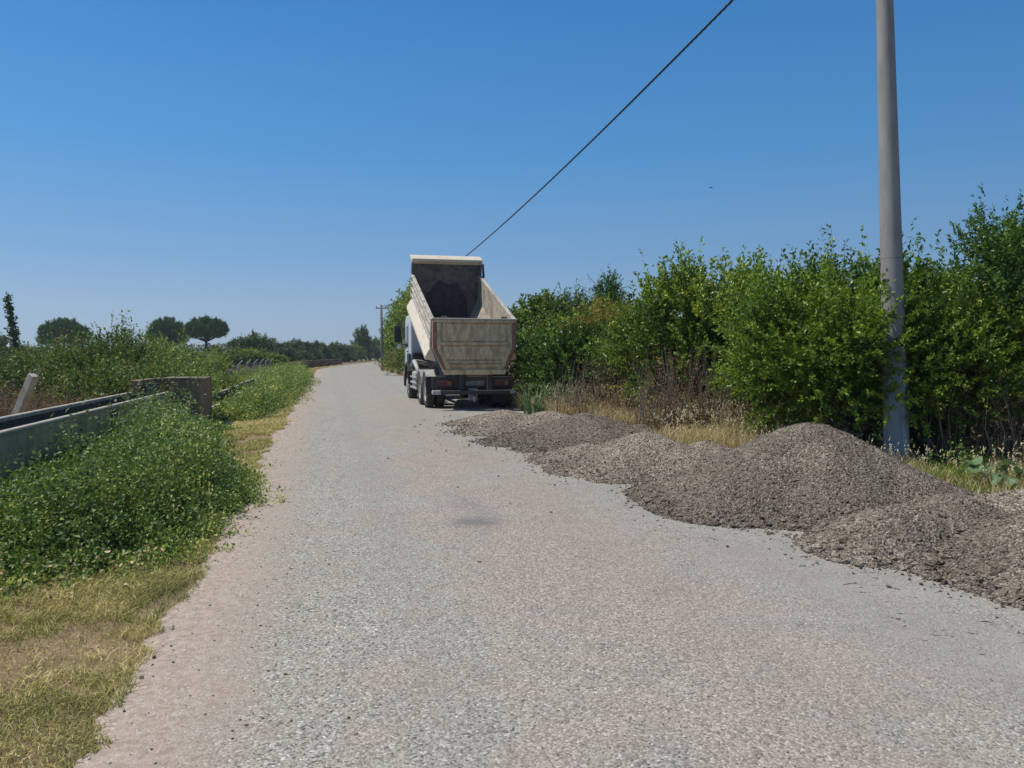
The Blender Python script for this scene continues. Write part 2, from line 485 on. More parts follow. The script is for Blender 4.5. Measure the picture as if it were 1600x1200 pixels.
isst = t.mr(v, -0.5, -0.1)
col = t.mix(isst, fines, stone)
t.col(col); t.rough(0.92); t.b.inputs['Specular IOR Level'].default_value = 0.2
t.bump(t.math('ADD', t.math('MULTIPLY', vo.outputs['Distance'], -1), n2), 0.8, 0.02)
M_gravel = t.m

OCT = np.array([(1, 0, 0), (0, 1, 0), (-1, 0, 0), (0, -1, 0), (0, 0, 1), (0, 0, -1)], float)
OCF = np.array([(0, 1, 4), (1, 2, 4), (2, 3, 4), (3, 0, 4), (1, 0, 5), (2, 1, 5), (3, 2, 5), (0, 3, 5)])
CUB = np.array([(-1, -1, -1), (1, -1, -1), (1, 1, -1), (-1, 1, -1), (-1, -1, 1), (1, -1, 1), (1, 1, 1), (-1, 1, 1)], float)*0.62
CUF = np.array([(0, 3, 2), (0, 2, 1), (4, 5, 6), (4, 6, 7), (0, 1, 5), (0, 5, 4), (1, 2, 6), (1, 6, 5), (2, 3, 7), (2, 7, 6), (3, 0, 4), (3, 4, 7)])
def stones(P, size, v):
    n = len(P); out = []
    half = rng.random(n) < 0.5
    for B, FF, mk in ((OCT, OCF, half), (CUB, CUF, ~half)):
        k = mk.sum()
        if not k: continue
        A = rng.normal(size=(k, 3, 3)); Q = np.linalg.qr(A)[0]
        loc = B[None]*(1 + rng.normal(0, .22, (k, len(B), 3)))*np.stack([rng.uniform(.8, 1.3, k), rng.uniform(.6, 1.1, k), rng.uniform(.4, .9, k)], 1)[:, None, :]
        vv = np.einsum('kij,knj->kni', Q, loc)*size[mk][:, None, None]*.5
        vv[..., 2] *= 0.75
        vv += P[mk][:, None, :]
        F = (np.arange(k)*len(B))[:, None, None] + FF[None]
        out.append((vv.reshape(-1, 3), F.reshape(-1, 3), np.repeat(v[mk], len(B))))
    return join(out)

def lump_h(x, y, lumps):
    z = np.zeros_like(x)
    for (cx, cy, H, Rr) in lumps:
        r = np.hypot(x-cx, y-cy)
        a = np.arctan2(y-cy, x-cx)
        Re = Rr*(1 + 0.06*np.sin(3*a+cx*5) + 0.04*np.sin(7*a+cy*3))
        k = 0.12*Re
        rr_ = np.sqrt(r*r + k*k) - k
        q = 1 - rr_/(np.sqrt(Re*Re + k*k) - k)
        h = H*np.where(q > 0, q**1.2, q*0.6)
        z = np.where(z <= -9, h, np.logaddexp(z*16, h*16)/16 - (0.0)) if False else np.maximum(z, h) + 0.10*np.clip(np.minimum(z, h), 0, .2)
    return z
ALL_L = []
def pile(name, label, lumps, nst, smin, smax, res=0.03, seed=1, tone=0.0):
    cx = np.mean([l[0] for l in lumps]); cy = np.mean([l[1] for l in lumps])
    x0 = min(l[0]-l[3]*1.1 for l in lumps); x1 = max(l[0]+l[3]*1.1 for l in lumps)
    y0 = min(l[1]-l[3]*1.1 for l in lumps); y1 = max(l[1]+l[3]*1.1 for l in lumps)
    xs = np.arange(x0, x1, res); ys = np.arange(y0, y1, res)
    GX, GY = np.meshgrid(xs, ys)
    def hf(x, y):
        z = lump_h(x, y, lumps)
        return z + np.where(z > 0.0, np.clip(z*5, .15, 1), 0)*(0.022*wob(x, y, 3.5, seed) + 0.012*wob(x, y, 11, seed+1) + 0.008*wob(x, y, 27, seed+2))
    Z = hf(GX, GY) + rng.normal(0, 0.004, GX.shape)
    Z = np.where(Z > 0.004, Z + 0.014, -0.03)
    ny, nx = GX.shape
    V = np.stack([GX.ravel()-cx, GY.ravel()-cy, Z.ravel()], 1)
    I = np.arange(nx*ny).reshape(ny, nx)
    F = np.stack([I[:-1, :-1], I[:-1, 1:], I[1:, 1:], I[1:, :-1]], -1).reshape(-1, 4)
    keep = (V[F, 2] > 0).any(1); F = F[keep]
    used = np.unique(F); mp = np.full(len(V), -1); mp[used] = np.arange(len(used))
    V = V[used]; F = mp[F]
    px_ = rng.uniform(x0, x1, nst*4); py_ = rng.uniform(y0, y1, nst*4)
    pz = hf(px_, py_); ok = pz > 0.005
    edge = rng.random(len(px_)) < np.where(pz < 0.08, 1.0, 0.75)
    ok &= edge
    P = np.stack([px_[ok]-cx, py_[ok]-cy, pz[ok] + 0.016], 1)[:nst]
    size = smin*.8 + (smax-smin)*rng.random(len(P))**5.0
    size *= np.interp(P[:, 2], [.03, .10, .25, .6], [1.7, 1.35, .95, .8])
    sv, sf, sa = stones(P, size, rng.beta(2, 2.6, len(P)))
    VV = np.concatenate([V, sv]); aa = np.concatenate([np.full(len(V), -1.0), sa])
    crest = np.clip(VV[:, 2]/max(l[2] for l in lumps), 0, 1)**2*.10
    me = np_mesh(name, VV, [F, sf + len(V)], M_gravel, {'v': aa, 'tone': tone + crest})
    o = obj(name, me, loc=(cx, cy, 0))
    tag(o, label, 'gravel heap', 'gravel heaps tipped along the road edge')
    ALL_L.extend(lumps)
    return o
pile("gravel_pile", "tallest brown gravel heap with a pointed top beside the concrete pole", [(3.25, 8.45, .84, 1.95), (4.15, 8.75, .34, 1.1)], 13000, .012, .05, .028, 21, -.10)
pile("gravel_pile", "low double-humped gravel heap nearest the camera, with coarse pale stones at its foot", [(3.72, 6.6, .36, 1.1), (3.12, 6.3, .33, .80), (4.15, 5.7, .40, 1.35), (4.9, 6.9, .38, 1.4), (5.6, 5.6, .4, 1.6)], 13000, .014, .058, .028, 31, -.02)
pile("gravel_pile", "flat grey-topped gravel heap between the tallest heap and the dark rounded one", [(1.9, 10.9, .46, 1.5), (1.15, 11.5, .24, .95), (2.95, 11.7, .26, .8), (1.45, 10.0, .17, .7)], 8500, .014, .05, .035, 41, .14)
pile("gravel_pile", "dark rounded gravel heap in the middle of the row, lower grass behind it", [(1.35, 14.3, .50, 1.6), (.2, 13.9, .17, .9), (.75, 12.9, .16, .8), (2.4, 14.4, .24, .8)], 6500, .018, .055, .04, 51, -.12)
pile("gravel_pile", "low rippled gravel heap spread just behind the dump truck", [(-.2, 17.5, .32, 1.3), (.85, 17.3, .30, 1.3), (-.25, 15.7, .20, .95), (1.7, 16.6, .24, 1.2), (-.95, 17.4, .13, .6), (.4, 16.3, .2, .7)], 6000, .018, .055, .045, 61, .12)
# loose stones round the feet of the heaps
n = 90000
x_ = rng.uniform(-2.5, 6.0, n); y_ = rng.uniform(3.2, 20, n)
dmin = np.full(n, 9.0)
for (cx, cy, H, Rr) in ALL_L: dmin = np.minimum(dmin, np.hypot(x_-cx, y_-cy) - Rr*0.98)
tl = x_*CS + y_*SN
ok = (dmin > -0.05) & (rng.random(n) < 0.55*np.exp(-np.maximum(dmin, 0)/0.085) + 0.0035*np.exp(-np.maximum(dmin, 0)/1.2)) & (tl < 5.8)
x_, y_ = x_[ok], y_[ok]
P = np.stack([x_, y_, np.full(len(x_), 0.024)], 1)
sv, sf, sa = stones(P, rng.uniform(.012, .042, len(P))*np.clip(y_/9, 1, 1.6), rng.beta(2.2, 2, len(P)))
tag(obj("loose_gravel", np_mesh("loose_gravel", sv, sf, M_gravel, {'v': sa})), "scattered grey chippings on the asphalt round the feet of the gravel heaps", "gravel", kind='stuff')
# pebbles and crumbs on the dirt edge
n = 2600
s_ = rng.uniform(1.5, 24, n); t_ = -0.95 + rng.random(n)**1.5*1.2
t_ = np.maximum(t_, edgeL(s_)+.03)
P = np.stack([t_*CS - s_*SN, t_*SN + s_*CS, np.full(n, .02)], 1)
sv, sf, sa = stones(P, .006 + .02*rng.random(n)**4, rng.beta(3, 1.6, n))
tag(obj("pebbles", np_mesh("pebbles", sv, sf, M_gravel, {'v': sa})), "small pebbles on the pinkish dirt strip along the left road edge", "pebbles", kind='stuff')

# ------------------------------------------------------------------ concrete channel, box, poles, cable, fence
def concrete(name, base, dark, stain=0.5, streak=True):
    t = NT(name); c = t.coord()
    n1 = t.noise(c, 2.2, 8, 0.7); n2 = t.noise(c, 60, 5, 0.7)
    col = t.ramp(n1, [(0.3, tuple(x*.7 for x in base)), (0.7, tuple(x*1.2 for x in base))])
    if streak:
        ns = t.noise(t.mapping(c, (4, 4, 0.7)), 1.6, 9, 0.78)
        n5 = t.noise(c, 7, 8, .75)
        col = t.mix(t.mr(n5, .5, .66, 0, .6), col, tuple(x*1.6 for x in dark))
        col = t.mix(t.mr(ns, 0.62-stain*.2, 0.72), col, dark)
    t.col(col); t.rough(0.92); t.bump(t.math('ADD', n2, t.math('MULTIPLY', n1, 2)), 0.5, 0.012)
    return t.m
M_chan = concrete("weathered_concrete", (0.52, 0.44, 0.27), (0.16, 0.135, 0.08), 1.2)
M_chanlip = concrete("bleached_concrete", (0.47, 0.43, 0.36), (0.20, 0.18, 0.14), 0.9)
M_box = concrete("brown_stained_concrete", (0.26, 0.175, 0.11), (0.11, 0.068, 0.042), 0.9)
M_trough = concrete("near_black_concrete", (0.05, 0.05, 0.042), (0.03, 0.03, 0.025), 0.6)  # near-black concrete for the trough lining and joint blocks
RT = Matrix.Rotation(RD, 4, 'Z')

def channel_piece(parent, s0, s1, tr, tl, zt, zb, mwall, mlip, open_in=0.6):
    L = s1 - s0
    m = MB()
    th = .085
    m.prism([(tr-th, zb), (tr, zb), (tr, zt-.05), (tr-th, zt-.05)], 'y', s0, s1)
    m.prism([(tl, zb), (tl+th, zb), (tl+th, zt-.05), (tl, zt-.05)], 'y', s0, s1)
    m.build('side_wall', mwall, parent, .006, seg=1); m = MB()
    # curved trough between the walls
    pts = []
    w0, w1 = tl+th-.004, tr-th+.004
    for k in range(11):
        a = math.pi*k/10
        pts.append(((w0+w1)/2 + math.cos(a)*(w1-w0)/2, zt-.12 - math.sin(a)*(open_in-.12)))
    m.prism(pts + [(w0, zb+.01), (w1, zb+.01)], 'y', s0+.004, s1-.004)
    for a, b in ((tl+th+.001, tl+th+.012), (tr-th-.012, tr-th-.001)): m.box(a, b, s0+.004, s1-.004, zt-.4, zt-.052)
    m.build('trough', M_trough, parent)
    for a, b in ((tr-th+.02, tr+.012), (tl-.012, tl+th-.02)):
        q = MB(); q.box(a, b, s0, s1, zt-.05, zt-.01); q.build('rim', mlip, parent, .008, seg=1)

def channel(name, label, joints, tr, tl, zt0, zt1, zb=-.05):
    root = empty(name, (0, 0, 0), RD); tag(root, label, 'irrigation channel')
    for i in range(len(joints)-1):
        f = i/max(1, len(joints)-2)
        zt = zt0 + (zt1-zt0)*f
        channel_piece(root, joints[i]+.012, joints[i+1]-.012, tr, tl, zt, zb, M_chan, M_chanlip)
        if i:
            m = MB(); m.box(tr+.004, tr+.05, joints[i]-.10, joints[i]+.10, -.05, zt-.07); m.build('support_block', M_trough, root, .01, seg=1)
    return root
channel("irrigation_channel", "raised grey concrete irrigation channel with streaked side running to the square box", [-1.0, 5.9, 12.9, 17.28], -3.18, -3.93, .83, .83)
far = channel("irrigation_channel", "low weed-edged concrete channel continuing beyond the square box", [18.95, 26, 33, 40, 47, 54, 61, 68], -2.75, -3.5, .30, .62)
# square distribution box
root = empty("distribution_box", W(-3.35, 18.1), RD); tag(root, "square brown stained concrete box at the end of the grey channel", "concrete box")
m = MB(); hx0, hx1, hy, h = -.60, .78, .8, 1.08
m.box(hx1-.2, hx1, -hy, hy, -.05, h)
m.build('side_wall', M_box, root, .012)
m = MB(); m.box(hx0, hx0+.2, -hy, hy, -.05, h-.03); m.build('side_wall', M_box, root, .012)
m = MB(); m.box(hx0+.203, hx1-.203, hy-.2, hy-.003, -.05, h-.02); m.build('end_wall', M_box, root, .012)
m = MB(); m.box(.17, hx1-.203, -hy+.003, -hy+.2, -.05, h-.01); m.box(-.58, .167, -hy+.003, -hy+.18, -.05, .2); m.build('notched_wall', M_box, root, .012)
m = MB(); m.box(.10, hx1+.02, -hy-.02, -hy+.22, h+.002, h+.035); m.build('coping', M_chanlip, root, .01)
m = MB(); m.box(-.5, -.1, -hy+.25, -hy+.30, .3, .98); m.build('sluice_gate', simple('rusty_plate', (.12, .09, .08), .7), root, .005)

# brown low channel wall further down the left verge
root = empty("channel_wall", (0, 0, 0), RD); tag(root, "long low brown concrete channel wall in the distance left of the road bend", "wall")
for i in range(7):
    s0 = 72 + i*8.0; b = float(bend(s0))*.9
    m = MB(); m.box(-3.1+b, -2.2+b, s0, s0+7.9, -.05, .62+.05*(i % 2)); m.build('wall_segment', M_box, root, .02, seg=1)
    m = MB(); m.box(-3.2+b, -2.1+b, s0-.25, s0+.2, -.05, .85); m.build('pier', M_box, root, .02, seg=1)

# near pole
t = NT("spun_concrete_pole"); c = t.coord()
n1 = t.noise(t.mapping(c, (2, 2, .5)), 2.5, 8, 0.7); n2 = t.noise(c, 90, 4, .6); n3 = t.noise(t.mapping(c, (8, 8, .8)), 2, 6, .7)
col = t.ramp(n1, [(0.3, (0.21, 0.205, 0.195)), (0.7, (0.33, 0.325, 0.31))])
sep = t.n('SeparateXYZ'); t.l(c, sep.inputs[0])
band = t.mr(t.math('ADD', sep.outputs[2], t.math('MULTIPLY', n1, .5)), 1.75, 1.45)
col = t.mix(band, col, t.ramp(n3, [(0.35, (0.22, 0.25, 0.28)), (0.6, (0.33, 0.37, 0.41)), (.75, (0.5, 0.53, 0.56))]))
mark = t.mr(t.math('ABSOLUTE', t.math('SUBTRACT', sep.outputs[2], 2.08)), 0.05, 0.03)
col = t.mix(t.math('MULTIPLY', mark, t.mr(n3, .5, .62, 0, .6)), col, (0.42, 0.2, 0.09))
mark = t.mr(t.math('ABSOLUTE', t.math('SUBTRACT', sep.outputs[2], 3.0)), 0.012, 0.006, 0, .5)
col = t.mix(mark, col, (0.12, 0.12, 0.115))
t.col(col); t.rough(.8); t.bump(n2, .35, .006); M_pole = t.m
PB = at(1404, 11.4)
root = empty("utility_pole", PB); tag(root, "tall grey concrete utility pole leaning slightly beside the tallest gravel heap", "utility pole")
root.rotation_euler = (0, R(-2.6), 0)
m = MB(); zs = [-.1, .02, 1.7, 3.0, 5, 7, 9.3]; m.tube([(0, 0, z) for z in zs], [.178 - .0095*z for z in zs], 40)
sh = m.build('shaft', M_pole, root, smooth=True)
M_galv = simple('galvanised_steel', (.35, .36, .37), .45, metal=.7)
m = MB(); m.box(-.75, .75, -.05, .05, 8.8, 8.9); m.build('crossarm', M_galv, root, .005)
M_rubber = simple('black_insulation', (.022, .02, .02), .6)
topA = PB + Vector((-8.75*math.sin(R(2.6)) - .12, 0, 8.75*math.cos(R(2.6))))
m = MB(); m.cyl((-.12, 0, 8.6), (-.12, 0, 8.78), .05, .03, 12); m.build('cable_clamp', M_rubber, root)
# far pole
PF = at(598, 74)
root = empty("utility_pole", PF); tag(root, "slim distant utility pole at the right road edge before the bend", "utility pole")
m = MB(); m.tube([(0, 0, 0), (-.05, 0, 3), (-.12, 0, 6.3)], [.16, .14, .11], 14); m.build('shaft', simple('grey_weathered_wood', (.17, .17, .16), .8), root, smooth=True)
m = MB(); m.box(-.62, .38, -.05, .05, 5.9, 6.0); m.build('crossarm', M_galv, root)
for x in (-.55, -.12, .3):
    m = MB(); m.cyl((x, 0, 6.0), (x, 0, 6.16), .05, .03, 8); m.build('insulator', simple('brown_porcelain', (.1, .06, .04), .3) if x < -.5 else bpy.data.materials['brown_porcelain'], root)
# cable: three twisted strands sagging between the poles
A = topA; B = PF + Vector((-.12, 0, 6.12))
m = MB(); pts = []
NSEG = 900; span = (B-A).length
for k in range(3):
    pts = []
    for i in range(NSEG+1):
        q = i/NSEG
        p = A.lerp(B, q); p.z -= 4*1.35*q*(1-q)
        a = q*span/0.55*2*math.pi + k*2.094
        pts.append((p.x + math.cos(a)*.0135, p.y, p.z + math.sin(a)*.0135))
    m.tube(pts, .014, 5)
tag(m.build('overhead_cable', M_rubber, smooth=True), "black twisted overhead cable sagging across the sky from the near pole", "cable")

# leaning post
p0 = Vector((-9.35, 14.2, -.1)); p1 = Vector((-8.66, 14.0, 1.22))
d = (p1-p0).normalized()
m = MB(Matrix.Translation(p0) @ d.to_track_quat('Z', 'Y').to_matrix().to_4x4())
L = (p1-p0).length
m.box(-.07, .07, -.07, .07, 0, L)
o = m.build('concrete_post', M_chanlip, bevel=.012); tag(o, "leaning pale concrete post sticking out of the dry brush", "post")
wq = MB(); wq.tube([tuple(p1 + Vector((.08, 0, -.03))), tuple(p1 + Vector((.10, 0, .18)))], .012, 6); w_ = wq.build('iron_rod', M_galv, o)

# fence with bent-top posts
root = empty("wire_fence", (0, 0, 0)); tag(root, "wire mesh fence with pale bent-top posts beyond the concrete channel", "fence")
fp = []
for i in range(8):
    f = i/7
    fp.append(Vector((-14.2, 37.0, 0)).lerp(Vector((-20.6, 66.0, 0)), f))
M_post = concrete("pale_post_concrete", (0.42, 0.41, 0.39), (0.25, 0.24, 0.23), .2)
for i, p in enumerate(fp):
    m = MB(); m.tube([p, p + Vector((0, 0, .98)), p + Vector((.26, -.02, 1.22))], [.06, .05, .04], 6); m.build('fence_post', M_post, root)
m = MB()
for zz in np.arange(.06, 1.02, .16):
    for i in range(len(fp)-1):
        m.tube([fp[i] + Vector((0, 0, zz)), fp[i+1] + Vector((0, 0, zz))], .005, 4)
for i in range(len(fp)-1):
    n = 20
    for k in range(n):
        p = fp[i].lerp(fp[i+1], k/n); q = fp[i].lerp(fp[i+1], (k+1)/n)
        m.tube([p + Vector((0, 0, .05)), p + Vector((0, 0, 1.0))], .003, 4)
m.build('wire_mesh', simple('dull_wire', (.22, .22, .23), .5, metal=.5, bump=0), root)

# bird
m = MB(); m.tube([(-.09, 0, 0), (-.05, 0, .01), (0, 0, .015), (.06, 0, .01), (.1, 0, 0)], [.006, .024, .032, .022, .004], 8)
P = at(1108, 42, zof(296, 42))
root = empty("bird", P, R(40)); tag(root, "tiny dark bird flying in the blue sky", "bird")
M_bird = simple('dark_feathers', (.02, .02, .022), .8, bump=0)
m.build('bird_body', M_bird, root, smooth=True)
for sd in (-1, 1):
    m = MB(); m.prism([(-.03, 0), (.035, 0), (.02, sd*.1), (-.035, sd*.17), (-.03, sd*.08)], 'z', .012, .02); m.build('wing', M_bird, root)

# ------------------------------------------------------------------ dump truck
def paint(name, base, dirt, amt, rust=None, rough=.5, streak=(1, 1, 1), sc=3.0):
    t = NT(name); c = t.coord(); mc = t.mapping(c, streak)
    n1 = t.noise(mc, sc, 8, .7, .4); n2 = t.noise(mc, sc*3.1, 8, .75); n3 = t.noise(c, 55, 4, .7)
    col = t.mix(t.mr(n1, .62-amt*.3, .78-amt*.2), base, dirt)
    col = t.mix(t.mr(n2, .62-amt*.15, .72), col, tuple(x*.45 for x in dirt))
    if rust:
        n4 = t.noise(mc, sc*1.7, 8, .75, .8)
        col = t.mix(t.mr(n4, .58, .66, 0, .8), col, rust)
    col = t.mix(.25, col, t.ramp(n3, [(.3, (.3, .3, .3)), (.7, (1, 1, 1))]), 'MULTIPLY')
    t.col(col); t.rough(rough); t.bump(n3, .12, .005)
    return t.m
P_cream = paint("cream_paint", (.74, .66, .52), (.50, .42, .32), .25, (.42, .28, .17), sc=2)
P_gate = paint("worn_gate_paint", (.80, .60, .36), (.44, .29, .155), .68, (.40, .16, .08), streak=(3, 3, 1.0), sc=2.2)
P_side = paint("dusty_bed_paint", (.58, .54, .46), (.30, .27, .22), .6, (.25, .14, .09), streak=(1, 1, 2))
P_in = paint("scoured_steel", (.48, .42, .34), (.19, .17, .15), .6, (.22, .15, .12), rough=.6, sc=1.5)
P_bulk = paint("dusty_dark_steel", (.17, .155, .13), (.06, .058, .056), .7, (.10, .055, .045), rough=.7, sc=1.3)
P_red = paint("faded_red_paint", (.34, .09, .055), (.34, .21, .14), .8, (.4, .3, .22), sc=4)
P_white = paint("white_cab_paint", (.62, .66, .72), (.40, .42, .45), .15, rough=.35)
P_black = simple("black_plastic", (.02, .021, .024), .55, .3)
P_frame = paint("grimy_chassis", (.045, .042, .04), (.085, .075, .065), .5, rough=.75)
P_alu = paint("dull_aluminium", (.45, .45, .44), (.22, .21, .19), .45, rough=.5)
P_tyre = simple("tyre_rubber", (.022, .021, .020), .85, .3, dirt=(.09, .08, .07), dirt_amt=.5, bump=.3)
P_glass = NT("dark_glass"); P_glass.col((.015, .02, .025)); P_glass.rough(.06); P_glass = P_glass.m
P_lens = NT("red_lens"); P_lens.col((.14, .03, .022)); P_lens.rough(.6); P_lens = P_lens.m
P_amber = NT("amber_lens"); P_amber.col((.22, .09, .035)); P_amber.rough(.6); P_amber = P_amber.m

TR = empty("dump_truck", W(4.05, 22.85), RD)
tag(TR, "dump truck with its worn cream tipping bed raised, standing at the right road edge", "dump truck")

# wheels
def wheel(x0, x1, y, side, dual):
    """x0 outer face, x1 inner face (signed by side)"""
    rt = .51
    def tyre_prof(a, b):
        s = 1 if b > a else -1; w = abs(b-a)
        return [(a + s*.02, rt-.20), (a, rt-.12), (a+s*.02, rt-.035), (a+s*.06, rt), (b-s*.06, rt), (b-s*.02, rt-.035), (b, rt-.12), (b-s*.02, rt-.20)]
    ax = empty("wheel", (0, y, rt)); ax.parent = TR
    spans = [(x0, x1)] if not dual else [(x0, x0 + (x1-x0)*.47), (x0 + (x1-x0)*.53, x1)]
    for a, b in spans:
        m = MB(); m.lathe_x(tyre_prof(a, b), (0, 0, 0), 40)
        # tread blocks
        for k in range(40):
            an = 2*math.pi*k/40; s = 1 if b > a else -1
            M2 = Matrix.Rotation(an, 4, 'X'); mm = MB(M2); 
            mm.box(min(a+s*.05, b-s*.05), max(a+s*.05, b-s*.05), -.022, .022, rt-.01, rt+.012)
            m.add(mm.v, mm.f)
        m.build('tyre', P_tyre, ax, smooth=False)
    m = MB(); s = -side
    if dual:
        prof = [(x0+s*.02, .315), (x0+s*.03, .29), (x0+s*.13, .27), (x0+s*.16, .15), (x0+s*.05, .13), (x0+s*.03, .10), (x0+s*.03, .0)]
    else:
        prof = [(x0+s*.02, .315), (x0+s*.03, .29), (x0+s*.05, .25), (x0-s*.03, .17), (x0-s*.03, .14), (x0-s*.05, .10), (x0-s*.05, 0)]
    m.lathe_x(prof, (0, 0, 0), 32)
    for k in range(10):
        an = 2*math.pi*k/10; rr = .21 if dual else .21
        xb = x0 + s*(.155 if dual else .01)
        m.cyl((xb, rr*math.cos(an), rr*math.sin(an)), (xb - s*.05, rr*math.cos(an), rr*math.sin(an)), .018, .016, 6)
    m.build('rim', P_alu, ax)
for sd in (-1, 1):
    wheel(sd*1.23, sd*.66, 0, sd, True)
    wheel(sd*1.23, sd*.66, 1.36, sd, True)
    wheel(sd*1.21, sd*.89, 4.95, sd, False)
for y in (0, 1.36):
    m = MB(); m.cyl((-.7, y, .51), (.7, y, .51), .09, n=12); m.lathe_x([(-.22, 0), (-.2, .12), (-.08, .2), (.08, .2), (.2, .12), (.22, 0)], (0, y, .51), 20); m.build('axle', P_frame, TR)
m = MB(); m.cyl((-.9, 4.95, .48), (.9, 4.95, .48), .06); m.build('axle', P_frame, TR)
# frame
m = MB()
for sd in (-1, 1): m.box(sd*.43-.045, sd*.43+.045, -1.15, 6.1, .78, 1.04)
for y in (-1.1, -.2, .7, 1.9, 3.2, 4.3): m.box(-.385, .385, y-.06, y+.06, .82, 1.0)
m.build('chassis_frame', P_frame, TR, .01, seg=1)
for sd in (-1, 1):
    m = MB()
    for k, (z, l) in enumerate(((.70, 1.9), (.66, 1.6), (.62, 1.25))): m.box(sd*.53-.045, sd*.53+.045, .68-l/2, .68+l/2, z, z+.04)
    m.build('leaf_spring', P_frame, TR)
# rear underrun bar with brackets, lamps, plate panel, flaps
m = MB(); m.box(-1.13, 1.13, -1.52, -1.40, .46, .58); m.build('rear_bumper', P_frame, TR, .02)
m = MB(); m.box(-1.20, -.96, -1.55, -1.385, .47, .585); m.build('bumper_end', P_alu, TR, .02)
m = MB(); m.box(1.02, 1.16, -1.54, -1.39, .47, .58); m.build('bumper_end', P_alu, TR, .02)
for x in (-.36, .46):
    m = MB(); m.box(x-.075, x+.075, -1.39, -1.30, .5, 1.02); m.build('bumper_bracket', P_frame, TR, .01)
m = MB(); m.box(-1.17, 1.17, -1.25, -1.17, .62, .96); m.build('rear_panel', P_frame, TR, .01)
for sd in (-1, 1):
    m = MB(); x = sd*.82; m.box(x-.22, x+.22, -1.33, -1.26, .68, .86)
    lb = m.build('tail_light', P_black, TR, .01)
    q = MB(); q.box(x-.19, x+.04, -1.345, -1.332, .71, .83); q.build('lens', P_lens, lb, .005)
    q = MB(); q.box(x+.06, x+.19, -1.345, -1.332, .71, .83); q.build('lens', P_amber, lb, .005)
m = MB(); m.box(-.22, .32, -1.29, -1.27, .70, .83); m.build('number_plate_holder', simple('grimy_plate', (.16, .16, .16), .6), TR, .005)
m = MB(); m.cyl((0, -1.42, .34), (0, -1.2, .40), .05, .06, 10); m.cyl((0, -1.42, .25), (0, -1.42, .40), .028, n=10); m.box(-.13, .13, -1.25, -1.2, .28, .62)
m.build('tow_hitch', P_alu, TR, .004)
for sd in (-1, 1):
    m = MB(); x = sd*.97; m.box(x-.3, x+.3, -.66, -.64, .17 if sd > 0 else .42, .95); m.build('mudflap', P_black, TR, .004)
    for y in (0, 1.36):
        m = MB(); pts = []
        for k in range(13):
            a = R(20 + 140*k/12); pts.append((y + math.cos(a)*.60, .51 + math.sin(a)*.60))
        inner = [(y + math.cos(R(20+140*k/12))*.575, .51 + math.sin(R(20+140*k/12))*.575) for k in range(12, -1, -1)]
        m.prism(pts + inner, 'x', min(sd*.65, sd*1.24), max(sd*.65, sd*1.24)); m.build('mudguard', P_alu if sd < 0 else P_black, TR)
# tanks, boxes and exhaust along the side
m = MB(); m.box(-1.19, -.62, 2.75, 3.85, .42, 1.02); fo = m.build('fuel_tank', P_alu, TR, .07, seg=4)
m = MB(); m.cyl((-.9, 2.9, 1.02), (-.9, 2.9, 1.07), .06); m.build('filler_cap', P_black, fo)
m = MB(); m.box(.62, 1.19, 2.6, 3.85, .42, 1.02); m.build('battery_box', P_black, TR, .03)
for y in (2.18, 2.45):
    m = MB(); m.cyl((-1.12, y, .60), (-.55, y, .60), .12, n=20); m.build('air_tank', P_frame, TR, .02)
m = MB(); m.tube([(-1.1, 2.3, .95), (-1.16, 3.0, 1.28), (-1.12, 3.7, 1.34), (-.85, 3.95, 1.32), (-.5, 3.95, 1.2)], .075, 12); m.build('exhaust_pipe', P_alu, TR, smooth=True)
m = MB(); m.box(-1.14, -.55, 3.98, 4.32, 1.12, 1.66); m.build('air_filter_housing', P_black, TR, .04)
m = MB()
for z in (.45, .62, .80): m.box(-1.24, -1.21, 2.1, 3.95, z, z+.06)
m.build('side_guard', P_alu, TR, .01)
# cab
cab = MB(); prof = [(4.42, 1.25), (4.42, 2.86), (4.62, 3.0), (5.95, 3.0), (6.28, 2.85), (6.48, 1.75), (6.5, .55), (5.62, .55), (5.50, .95), (5.3, 1.12), (4.95, 1.2), (4.6, 1.12), (4.5, .98)]
cab.prism(prof, 'x', -1.17, 1.17)
CB = cab.build('cab', P_white, TR, .06, seg=3)
m = MB(); m.prism([(5.25, 1.85), (5.25, 2.62), (6.02, 2.62), (6.25, 1.80)], 'x', -1.185, -1.165); m.build('side_window', P_glass, CB, .01)
m = MB(); m.prism([(5.25, 1.85), (5.25, 2.62), (6.02, 2.62), (6.25, 1.80)], 'x', 1.165, 1.185); m.build('side_window', P_glass, CB, .01)
m = MB(); m.prism([(6.31, 2.70), (6.505, 1.80), (6.48, 1.78), (6.28, 2.70)], 'x', -1.02, 1.02); m.build('windscreen', P_glass, CB)
m = MB(); m.box(-.7, .7, 4.395, 4.425, 2.15, 2.65); m.build('rear_window', P_glass, CB, .01)
m = MB(); m.box(-1.178, -1.168, 5.13, 5.15, 1.2, 2.7); m.build('door_seam', P_black, CB)
m = MB(); m.box(-1.2, -1.17, 5.25, 5.42, 1.66, 1.71); m.build('door_handle', P_black, CB, .005)
m = MB(); m.box(-1.22, -1.165, 4.42, 5.2, 1.3, 1.62); m.build('corner_fairing', P_black, CB, .04)
m = MB(); m.prism([(4.30, .55), (4.32, 1.0), (4.55, 1.25), (4.95, 1.31), (5.35, 1.25), (5.6, 1.0), (5.66, .6), (5.58, .6), (5.5, .95), (5.3, 1.15), (4.95, 1.22), (4.6, 1.15), (4.42, .95), (4.38, .55)], 'x', -1.27, -.84); m.build('wheel_arch', P_black, CB)
